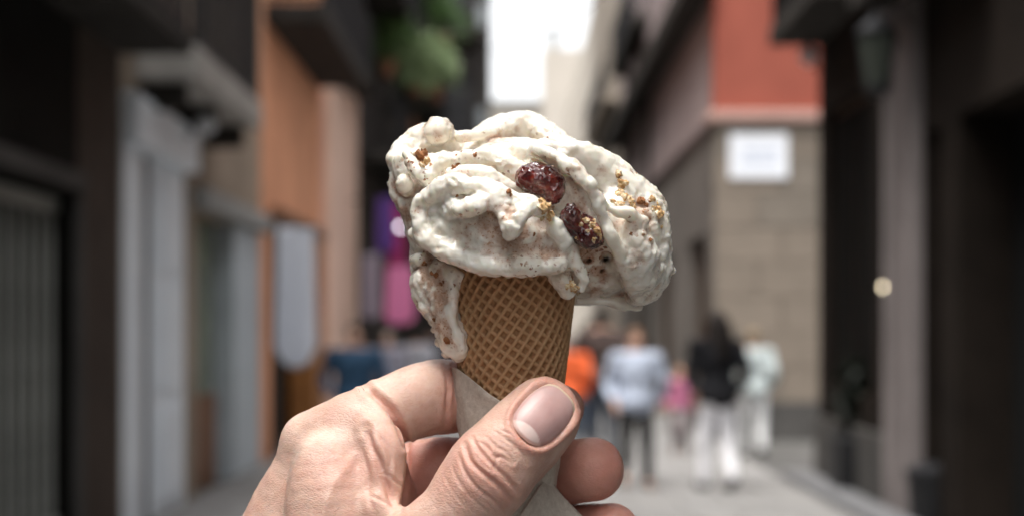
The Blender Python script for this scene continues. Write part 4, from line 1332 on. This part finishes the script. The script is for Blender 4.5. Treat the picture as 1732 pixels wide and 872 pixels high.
# lantern on a bracket
LX, LY, LZ = XX(1484, 11.4), 11.4, ZZ(150, 11.4)
ln = empty('wall_lantern', (XR, LY, LZ), 'black iron street lantern on a bracket high on the dark right wall', 'lantern')
MB().tube([(XR, LY, LZ + .75), (LX + .1, LY, LZ + .80), (LX, LY, LZ + .72), (LX, LY, LZ + .60)], .018).tube([(XR, LY, LZ + .35), (XR - .12, LY, LZ + .55), (LX + .02, LY, LZ + .74)], .012).build('bracket', M['iron'], ln)
MB().lathe((LX, LY, LZ), [(.02, .62), (.06, .56), (.16, .47), (.17, .44), (.15, .44), (.001, .45)], 6).build('roof', M['iron'], ln)
MB().lathe((LX, LY, LZ), [(.001, .02), (.085, .02), (.145, .43), (.001, .43)], 6).build('glass', M['greenglass'], ln)
fr = MB()
for j in range(6):
    a = 2 * math.pi * j / 6; fr.tube([(LX + .09 * math.cos(a), LY + .09 * math.sin(a), LZ), (LX + .152 * math.cos(a), LY + .152 * math.sin(a), LZ + .44)], .012, 6)
fr.lathe((LX, LY, LZ), [(.03, -.08), (.10, -.02), (.10, .02), (.03, .02)], 12)
fr.build('frame', M['iron'], ln)
# small brass lamp by the door, its glint made by a glowing bulb
SX, SY, SZ = XR - .12, YR(1497, XR - .12), None
SZ = ZZ(485, SY)
sm = empty('door_lamp', (XR, SY, SZ), 'small brass lamp, its glint a glowing bulb, beside the dark shutters on the right wall', 'lamp')
MB().tube([(XR, SY, SZ), (XR - .06, SY, SZ), (XR - .11, SY, SZ + .02)], .01).build('arm', mat('brass', (.5, .36, .15), .3, 1.0), sm)
MB().lathe((SX, SY, SZ), [(.001, -.03), (.022, -.02), (.03, 0), (.022, .02), (.001, .03)], 14).build('bulb', M['lamp_glint'], sm, smooth=True)
# a small spot lamp under the corner balcony
cl = empty('wall_lamp', (XR, 14.6, 4.3), 'pale round lamp under the corner balcony beside the red wall', 'lamp')
cx_, cy_ = XX(1368, 15.0), 15.0
MB().tube([(XR, 15.0, 4.3), (cx_ + .02, 15.0, 4.42)], .012).build('arm', M['iron'], cl)
MB().lathe((cx_, cy_, ZZ(95, 15.0)), [(.001, -.1), (.06, -.08), (.1, -.02), (.1, .03), (.05, .1), (.001, .12)]).build('globe', M['lampglass'], cl, smooth=True)

# ---- RIGHT corner building
YC = 20.8; XC = XX(1208, YC)
rc = building('corner_building', 'corner house with red upper wall over beige stone blocks and a white street sign', XC, YC)
ledge = 4.66
MB().box(XC, 9, YC, YC + .3, ledge + .16, 14).build('upper_wall', M['red'], rc)
MB().box(XC + .05, 9, YC + .04, YC + .3, 0, ledge).build('wall', M['mauve_dark'], rc)
MB().box(XC - .10, 9, YC - .12, YC + .3, ledge + .003, ledge + .157, .02).build('cornice', mat('pinkish_stone_trim', (.42, .27, .23), .8, var=.1, vscale=2), rc)
MB().box(XC - .06, 9, YC - .08, YC + .036, 0, .56, .01).build('plinth', M['plinth'], rc)
z = .563; course = 0; blk = {}
while z < ledge - .05:
    h_ = min(.51, ledge - .003 - z)
    x = XC + .001; first_w = .62 if course % 2 else .98
    while x < 5.9:
        w_ = first_w if x < XC + .01 else 1.05
        key = (round(w_, 2), round(h_, 3), int(rng.integers(2)))
        if key not in blk:
            o = MB().box(x + .006, x + w_ - .006, YC - .012, YC + .037, z + .006, z + h_ - .006, .012).build('stone_block', M['stone'] if key[2] else M['stone_b'], rc)
            blk[key] = (o, x, z)
        else:
            o0, x0_, z0_ = blk[key]; o = o0.copy(); COL.objects.link(o); o.parent = rc
            o.location = o0.location + Vector((x - x0_, rng.normal() * .002, z - z0_))
        x += w_
    z += h_; course += 1
# side wall along the lane
Y2 = 39.0
sd_holes = [(21.6, 24.0, 0, 3.1), (26.5, 29.5, 0, 3.1), (33, 36, 0, 3.1)] + [(a, a + 1.2, z, z + 2.3) for z in (7.1, 10.4) for a in (22.5, 26.5, 30.5, 34.5)]
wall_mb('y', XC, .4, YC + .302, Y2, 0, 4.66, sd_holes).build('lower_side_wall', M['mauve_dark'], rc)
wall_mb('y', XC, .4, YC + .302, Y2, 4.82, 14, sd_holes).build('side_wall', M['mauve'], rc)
MB().box(XC - .10, XC + .3, YC + .303, Y2, 4.663, 4.817, .02).build('string_course', M['mauve'], rc)
MB().box(XC + .402, XC + 1, YC + .31, Y2, 0, 13.5).build('interior', M['black'], rc)
for h in sd_holes[3:]: window(rc, 1, XC, *h, M['shutter'], M['glass'], sill=False)
MB().box(XC - .45, XC - .003, YC - .2, 38.8, 6.55, 6.9, .03).build('eaves_cornice', M['slab_dark'], rc)
MB().tube([(XC - .09, 30.2, 0), (XC - .09, 30.2, 6.5)], .06, 10).build('drainpipe', M['slab_dark'], rc)
for (a, c) in ((21.6, 24.0), (26.5, 29.5), (33, 36)):
    MB().box(XC + .18, XC + .24, a + .003, c - .003, 0, 3.09).build('door', M['wood'], rc)
balcony(rc, 1, XC, 30.5, 37, 8.2, .4, .2, 1.0, pitch=.2)
# sign
sgx0, sgx1, sgz0, sgz1 = XX(1233, YC), XX(1332, YC), ZZ(302, YC), ZZ(227, YC)
sg = empty('street_sign', ((sgx0 + sgx1) / 2, YC - .02, sgz0), 'white rectangular enamel street name sign high on the beige corner wall', 'sign')
MB().box(sgx0, sgx1, YC - .045, YC - .0125, sgz0, sgz1, .006).build('plate', M['white'], sg)
lt = MB()
wS, hS = sgx1 - sgx0, sgz1 - sgz0
for (fz, a0, a1) in ((.60, .24, .76), (.36, .18, .82)):
    x = sgx0 + a0 * wS
    while x < sgx0 + a1 * wS:
        w_ = .035 + .02 * rng.random(); lt.box(x, x + w_, YC - .049, YC - .0455, sgz0 + fz * hS - .035, sgz0 + fz * hS + .035); x += w_ + .022
lt.build('lettering', M['blue_ink'], sg)

# ---- far right and the end of the lane
r4 = building('apartment_building', 'tall beige block on the right towards the end of the lane', 3.0, 40)
hh = [(a, a + 1.2, z, z + 2.2) for z in (5, 8.4, 11.8, 15.2) for a in (40.5, 44, 48)]
wall_mb('y', 2.98, 3, Y2 + .003, 53, 0, 21, hh).build('wall', M['beige_far'], r4)
for h in hh: window(r4, 1, 2.98, *h, M['shutter'], M['glass'], sill=False)
for z in (8.1,): balcony(r4, 1, 2.98, 40, 50, z, .45, .2, 1.0, M['beige_far'], pitch=.25)
r5 = building('apartment_building', 'pale cream house closing the far end of the lane', 3.0, 60)
wall_mb('y', 3.3, 3, 53.003, 88, 0, 15, [(a, a + 1.4, z, z + 2.2) for z in (5, 8.4) for a in (56, 62, 68)]).build('wall', M['cream_far'], r5)
for z in (5, 8.4):
    for a in (56, 62, 68): window(r5, 1, 3.3, a, a + 1.4, z, z + 2.2, M['shutter'], M['glass'], sill=False)
M['end_wall'] = mat('haze_toned_plaster', (.50, .455, .40), .85, var=.08, vscale=.3)  # pale tone stands in for haze at the end of the lane
e1 = building('apartment_building', 'low cream building across the end of the lane, haze painted in as paleness', 0, 92)
hs_ = [(x, x + 1.4, z, z + 2.2) for z in (1.2, 5, 8.6, 12.2) for x in (-3.4, -.4, 2.4, 5.2)]
wall_mb('x', 92, 6, -14, 14, 0, 16.2, hs_).build('wall', M['end_wall'], e1)
for h in hs_: MB().box(h[0] + .003, h[1] - .003, 92.15, 92.2, h[2] + .003, h[3] - .003).build('window', M['shutter'], e1)
MB().box(-14, 14, 91.6, 98, 16.2, 16.5).build('roof', M['lintel'], e1)

wr = MB().tube([(2.9, 34, 10.4), (1.6, 38, 9.9), (0, 42, 10.0), (-1.6, 46.9, 10.8)], .02, 6)
tag(wr.build('overhead_cable', M['iron']), 'thin dark cable sagging across the lane in front of the bright sky', 'cable')
e2 = building('added_tower_house', 'taller pale beige house added to step the sky glow down at the lane end', 6, 89)  # added so the bright sky edge steps down like a soft gradient
wall_mb('x', 90.5, 1.4, 1.9, 14, 0, 19.6, []).build('wall', M['end_wall'], e2)
MB().box(2.4, 3.0, 90.7, 91.5, 19.603, 21.0, .03).build('chimney', M['lintel'], e2)
# ---- hanging things on the left
def cloth(name, label, cat, cx, cy, ztop, zbot, w, m, wav=3, amp=.03, round_=.3, group=None, yaw=0.0):
    nu, nv = 28, 30; vs = []
    for j in range(nv):
        t = j / (nv - 1)
        for i in range(nu):
            u = i / (nu - 1) * 2 - 1
            zb = zbot + round_ * (abs(u) ** 2.2)
            z_ = ztop + (zb - ztop) * t
            a = amp * (.3 + t) * math.sin(u * wav * math.pi + t * 1.3)
            ux = u * w / 2 * (.85 + .15 * t)
            vs.append((ux * math.cos(yaw) - a * math.sin(yaw), ux * math.sin(yaw) + a * math.cos(yaw), z_ - zbot))
    fs = [(j * nu + i, j * nu + i + 1, (j + 1) * nu + i + 1, (j + 1) * nu + i) for j in range(nv - 1) for i in range(nu - 1)]
    me = mesh_np(name, vs, fs); o = link(name, me, m, None, (cx, cy, zbot))
    md = o.modifiers.new('thick', 'SOLIDIFY'); md.thickness = .006
    return tag(o, label, cat, group)
Yc = 16.6
cloth('hanging_cloth', 'white cloth hanging from a rod outside the terracotta shop opening', 'cloth', XX(500, Yc), Yc, ZZ(385, Yc), ZZ(622, Yc), .50, M['cloth_white'], 2.5, .05, .25, yaw=.25)
rd = MB().tube([(XL, Yc + .05, ZZ(383, Yc)), (XX(540, Yc), Yc, ZZ(384, Yc))], .012).build('rod', M['iron']); tag(rd, 'thin black rod sticking out of the terracotta wall above the white cloth', 'rod')
Yg = 24.0
for (px_, y0_, y1_, w_, m_, lab) in ((652, 335, 430, .26, 'purple', 'dark purple garment hanging left of the ice cream, leftmost of the row'),
                                   (672, 345, 455, .22, 'magenta', 'magenta garment hanging between the purple and pink ones'),
                                   (676, 450, 548, .42, 'pinkc', 'pink garment hanging lowest, beside the ice cream drip'),
                                   (628, 430, 540, .30, 'lilac', 'lilac grey garment hanging under the purple one')):
    Yq = Yg + rng.random() * 1.5
    cloth('hanging_garment', lab, 'garment', XX(px_, Yq), Yq, ZZ(y0_, Yq), ZZ(y1_, Yq), w_ * 1.25, M[m_], 1.5, .04, .1, 'garments hung outside the shop')
tag(MB().tube([(XL, 25.6, 3.95), (XX(700, 24.6), 24.6, 3.95)], .015).build('clothes_rail', M['iron']), 'black rail carrying the coloured garments outside the shop', 'rail')
Yb = 24.3
bl = empty('hanging_bulb', (XX(677, Yb), Yb, ZZ(384, Yb)), 'small lit bulb hanging by the garments left of the ice cream', 'lamp')
MB().tube([(XX(677, Yb), Yb, ZZ(384, Yb) + .03), (XX(677, Yb), Yb, 3.97)], .006, 6).build('cable', M['iron'], bl)
MB().lathe((XX(677, Yb), Yb, ZZ(384, Yb)), [(.001, -.04), (.03, -.03), (.04, 0), (.03, .03), (.001, .04)], 14).build('bulb', mat('lit_white_bulb', (.9, .9, .95), .4, emit=(.95, .88, 1.0), emit_s=2.6), bl, smooth=True)

# ---- plants on the balconies
def plant(name, label, cx, cy, cz, rx, ry, rz, n, m, leaf=.06, pot=True, group=None, cat='plant'):
    root = empty(name, (cx, cy, cz), label, cat, group)
    vs, fs = [], []
    cl_ = [(rng.normal() * .4 * rx, rng.normal() * .4 * ry, rz * (.2 + .9 * rng.random())) for _ in range(9)]
    for k in range(n):
        c_ = cl_[k % 9]
        p_ = np.array((c_[0] + rng.normal() * rx * .28, c_[1] + rng.normal() * ry * .28, c_[2] + rng.normal() * rz * .22))
        d_ = rng.normal(size=3); d_ /= np.linalg.norm(d_); e_ = np.cross(d_, rng.normal(size=3)); e_ /= np.linalg.norm(e_)
        L = leaf * (.7 + .6 * rng.random()); k0 = len(vs)
        vs += [tuple(p_), tuple(p_ + d_ * L * .5 + e_ * L * .3), tuple(p_ + d_ * L), tuple(p_ + d_ * L * .5 - e_ * L * .3)]
        fs.append((k0, k0 + 1, k0 + 2, k0 + 3))
    me = mesh_np('foliage', vs, fs, False); tag(link('foliage', me, m, root), kind='stuff')
    st = MB()
    for c_ in cl_: st.tube([(cx, cy, cz), (cx + c_[0] * .6, cy + c_[1] * .6, cz + c_[2] * .6), (cx + c_[0], cy + c_[1], cz + c_[2])], [.012, .008, .004], 5)
    st.build('stem', M['bark'], root)
    if pot: MB().lathe((cx, cy, cz - .3), [(.001, 0), (.12, 0), (.17, .28), (.19, .28), (.19, .32), (.15, .32), (.14, .27), (.001, .27)], 14).build('pot', M['pot'] if pot == 1 else M['black_pot'], root)
    return root
PG = 'potted plants on the left balconies'
plant('potted_plant', 'bushy plant, sunlit leaves painted pale green, on the balcony, just above the ice cream', XX(700, 32), 32, ZZ(150, 32), .55, .5, .85, 1500, M['leaf_lit'], .12, 1, PG)
plant('potted_plant', 'plant with sunlit pale green painted in, to the right of its twin beside the dark block', XX(738, 34), 34, ZZ(150, 34), .5, .5, .8, 1400, M['leaf_lit'], .12, 1, PG)
plant('potted_plant', 'dark green trailing plant high on the left balcony', XX(655, 30), 30, ZZ(105, 30), .5, .5, .9, 700, M['leaf_a'], .12, 1, PG)
plant('potted_plant', 'green plant high on the top balcony by the peach strip', XX(750, 38), 38, ZZ(60, 38), .6, .5, .9, 600, M['leaf_a'], .12, 1, PG)
plant('potted_plant', 'dark plant low on the balcony behind the garments', XX(690, 31), 31, ZZ(205, 31), .4, .4, .5, 400, M['leaf_dark'], .12, 1, PG)
plant('planter', 'black planter with a dark shrub at the foot of the right wall', XX(1452, 13.6), 13.6, .62, .20, .2, .52, 1400, M['leaf_dark'], .07, 2, None, 'planter')
MB_pl = MB().box(XX(1452, 13.6) - .24, XX(1452, 13.6) + .24, 13.36, 13.84, .03, .60, .02).build('container', M['black_pot'], None)
bpy.data.objects['planter']  # container becomes a part of the planter
pl_ = bpy.data.objects['planter']; MB_pl.parent = pl_; MB_pl.location = MB_pl.location - pl_.location
bx_ = empty('street_bin', (XX(1575, 11.2), 11.2, .03), 'low black bin standing against the grey pilaster on the right', 'bin')
MB().lathe((XX(1575, 11.2), 11.2, .03), [(.001, 0), (.16, 0), (.19, .42), (.20, .42), (.20, .46), (.001, .46)], 16).build('body', M['black_pot'], bx_)
MB().lathe((XX(1575, 11.2), 11.2, .49), [(.205, 0), (.20, .03), (.10, .07), (.001, .08)], 16).build('lid', M['iron'], bx_)

# ================================================================== PEOPLE in the lane
SKIN = mat('skin_far', (.50, .30, .22), .55)
_mats = {}
def colm(n, c, r=.85):
    if n not in _mats: _mats[n] = mat(n, c, r, var=.12, vscale=7)
    return _mats[n]
def make_person(label, x, y, h=1.7, yaw=0, top=('white_top', (.7, .7, .75)), leg=('black_trousers', (.02, .02, .02)), shoe=('dark_shoes', (.03, .03, .03)),
                hair=('dark_hair', (.02, .015, .012)), long_hair=False, stride=.0, arms=(.1, .1), wide=1.0, sleeves=True, skirt=None):
    root = empty('person', (x, y, .03), label, 'person'); root.rotation_euler = (0, 0, yaw)
    k = h / 1.7
    hs_ = lambda s: .095 * s
    J = {}
    hip = .90 + 0.0
    for s in (-1, 1):
        sw = stride * s
        J[s] = dict(hip=(s * .09, 0, .90), knee=(s * .10, -.5 * sw - .02, .49), ank=(s * .10, -sw + (.06 if sw < 0 else 0), .09 + (.05 if sw < 0 else 0)),
                    toe=(s * .12, -sw - .16, .04 + (.0 if sw < 0 else 0)),
                    sho=(s * .19 * wide, 0, 1.40), elb=(s * (.24 * wide), .03 + .6 * arms[0] * s * -1, 1.12), wri=(s * .22 * wide, -.06 - 1.2 * arms[0] * s * -1, .90 + arms[1] * .5),
                    hand=(s * .21 * wide, -.10 - 1.3 * arms[0] * s * -1, .81 + arms[1] * .6))
    def field(): return Field((-.42 * k, -.48 * k, -.02), (.42 * k, .48 * k, 1.82 * k), .0135)
    def C(f, pts, kk=.04, sm=True): f.chain([(np.array(p) * k, r * k) for p, r in pts], kk, False, sm)
    def torso(f, g=0.0):
        f.ell(np.array((0, 0, 1.27)) * k, np.array((.165 * wide + g, .105 * wide + g, .21)) * k, .05)
        f.ell(np.array((0, .0, 1.04)) * k, np.array((.145 * wide + g, .10 * wide + g, .17)) * k, .06)
        f.ell(np.array((0, .01, .92)) * k, np.array((.165 * wide + g, .115 * wide + g, .13)) * k, .06)
        C(f, [((-.17 * wide, 0, 1.40), .06 + g), ((0, .01, 1.43), .065 + g), ((.17 * wide, 0, 1.40), .06 + g)], .05)
    body = field()
    torso(body)
    body.ell(np.array((0, -.005, 1.595)) * k, np.array((.074, .094, .115)) * k, .02)
    C(body, [((0, .02, 1.40), .058), ((0, .005, 1.50), .052)], .03)
    C(body, [((0, -.085, 1.61), .012), ((0, -.108, 1.575), .015)], .012)
    for s in (-1, 1): body.ell(np.array((s * .076, .0, 1.59)) * k, np.array((.012, .022, .032)) * k, .008)
    for s in (-1, 1): body.ell(np.array((s * .03, -.098, 1.612)) * k, np.array((.016, .012, .009)) * k, .004, True)
    body.ell(np.array((0, -.09, 1.535)) * k, np.array((.026, .012, .009)) * k, .01)
    for s in (-1, 1):
        j = J[s]
        C(body, [(j['hip'], .082), (j['knee'], .055), (j['ank'], .036)], .04)
        C(body, [(j['ank'], .036), (j['toe'], .028)], .03)
        C(body, [(j['sho'], .052), (j['elb'], .040), (j['wri'], .026)], .04)
        C(body, [(j['wri'], .026), (j['hand'], .034)], .02)
        hx = np.array(j['hand'])
        for q in range(4):
            o_ = np.array((0, (q - 1.5) * .018, 0)); C(body, [(hx + o_, .012), (hx + o_ + (0, -.01, -.05), .010), (hx + o_ + (-s * .012, -.01, -.085 + .006 * abs(q - 1.5)), .008)], .008)
        C(body, [(hx + (0, -.02, .01), .013), (hx + (-s * .02, -.05, -.03), .010)], .008)
    def fin(f, name, m, seed=1, amp=0):
        if amp:
            idx = np.argwhere(np.abs(f.F) < .05); Pn = f.lo + idx * f.h
            f.F[idx[:, 0], idx[:, 1], idx[:, 2]] += (vnoise(Pn, .09, seed, 2) * amp).astype(np.float32)
        V, F = f.surface(); V = smooth_verts(V, F, 1)
        return link(name, mesh_np(name, V, F), m, root)
    fin(body, 'body', SKIN)
    t_ = field(); torso(t_, .028)
    for s in (-1, 1):
        j = J[s]; C(t_, [(j['sho'], .068), (j['elb'], .058), (tuple(np.array(j['wri']) * .85 + np.array(j['elb']) * .15), .045)] if sleeves else [(j['sho'], .07), (tuple(np.array(j['elb']) * .6 + np.array(j['sho']) * .4), .062)], .04)
    t_.F[:, :, t_.ax[2] > 1.475 * k] = 1
    fin(t_, 'top', colm(*top), 5, .02)
    l_ = field()
    l_.ell(np.array((0, .01, .90)) * k, np.array((.172 * wide, .125, .12)) * k, .05)
    for s in (-1, 1):
        j = J[s]; C(l_, [(j['hip'], .100), (j['knee'], .073), (tuple(np.array(j['ank']) + (0, 0, .02)), .058)], .03)
    if skirt: C(l_, [((0, 0, .92), .15), ((0, 0, .70), .19), ((0, 0, .5), .22)], .04)
    fin(l_, 'skirt' if skirt else 'trousers', colm(*leg), 6, .015)
    for s in (-1, 1):
        j = J[s]; f = field(); a = np.array(j['ank']); b = np.array(j['toe'])
        C(f, [(a + (0, .03, -.04), .045), (b + (0, .02, 0), .042)], .02)
        f.F[:, :, f.ax[2] < .006] = 1
        fin(f, 'shoe', colm(*shoe))
    f = field()
    f.ell(np.array((0, .018, 1.622)) * k, np.array((.088, .098, .112)) * k, .02)
    f.cap(np.array((0, -.14, 1.53)) * k, np.array((0, -.14, 1.60)) * k, .085 * k, .075 * k, .02, True)
    if long_hair:
        C(f, [((-.06, .04, 1.60), .055), ((-.08, .05, 1.42), .06), ((-.07, .06, 1.27), .045)], .05)
        C(f, [((.06, .04, 1.60), .055), ((.08, .05, 1.42), .06), ((.07, .06, 1.27), .045)], .05)
        C(f, [((0, .07, 1.60), .07), ((0, .09, 1.42), .08), ((0, .10, 1.25), .05)], .05)
    fin(f, 'hair', colm(*hair), 7, .02)
    return root
make_person('walker in a pale grey blue jumper and black trousers, right of the cone', XX(1076, 14.2), 14.2, 1.58, .1, ('pale_jumper', (.46, .51, .62)), wide=1.22, hair=('brown_hair', (.14, .08, .05)), stride=.12)
make_person('walker in a black top and bright white trousers with long dark hair', XX(1213, 13.9), 13.9, 1.74, math.pi + .2, ('black_top', (.008, .008, .01)), ('white_trousers', (.88, .87, .92)), long_hair=True, stride=.08, wide=1.1, hair=('dark_hair', (.012, .009, .008)))
make_person('walker dressed all in pale white behind the one in black', XX(1274, 17.6), 17.6, 1.58, math.pi - .1, ('offwhite_top', (.45, .50, .50)), ('pale_trousers', (.6, .6, .6)), stride=.1, wide=1.1, hair=('blond_hair', (.20, .15, .10)))
make_person('child in a bright pink dress between two walkers', XX(1150, 18.0), 18.0, 1.12, 0, ('pink_dress', (.36, .12, .20)), ('pale_leggings', (.22, .19, .19)), skirt=True, wide=1.15, hair=('brown_hair', (.14, .08, .05)))
make_person('walker in a vivid orange jacket partly behind the cone', XX(962, 17.0), 17.0, 1.52, math.pi, ('orange_jacket', (.75, .13, .04)), ('blue_grey_trousers', (.10, .12, .15)), wide=1.1, hair=('grey_hair', (.3, .26, .23)))
make_person('tall walker in dark brown clothes right of the orange jacket', XX(1018, 17.6), 17.6, 1.84, math.pi, ('brown_coat', (.07, .05, .045)), ('dark_jeans', (.04, .05, .07)), wide=1.15)
make_person('dark haired walker in black between the orange jacket and the tall walker', XX(997, 20.5), 20.5, 1.7, math.pi, ('black_coat', (.03, .03, .035)), ('dark_jeans', (.04, .05, .07)), wide=1.15)
make_person('walker in a dark blue jacket at the far left beside the orange wall', XX(600, 15.0), 15.0, 1.62, .3, ('navy_jacket', (.025, .06, .11)), ('dark_jeans', (.04, .05, .07)), wide=1.35)
make_person('distant walker in a lilac grey top above the index finger', XX(655, 21.0), 21.0, 1.55, 0, ('lilac_top', (.27, .26, .31)), ('dark_jeans', (.04, .05, .07)), wide=1.2, hair=('grey_hair', (.3, .26, .23)))
make_person('distant dark haired walker in a grey top near the drip', XX(705, 22.0), 22.0, 1.58, math.pi, ('grey_top', (.30, .30, .33)), ('dark_jeans', (.04, .05, .07)), wide=1.2)
make_person('distant walker in black just left of the drip', XX(735, 26.0), 26.0, 1.7, math.pi, ('black_coat', (.03, .03, .035)), ('dark_jeans', (.04, .05, .07)), wide=1.2)
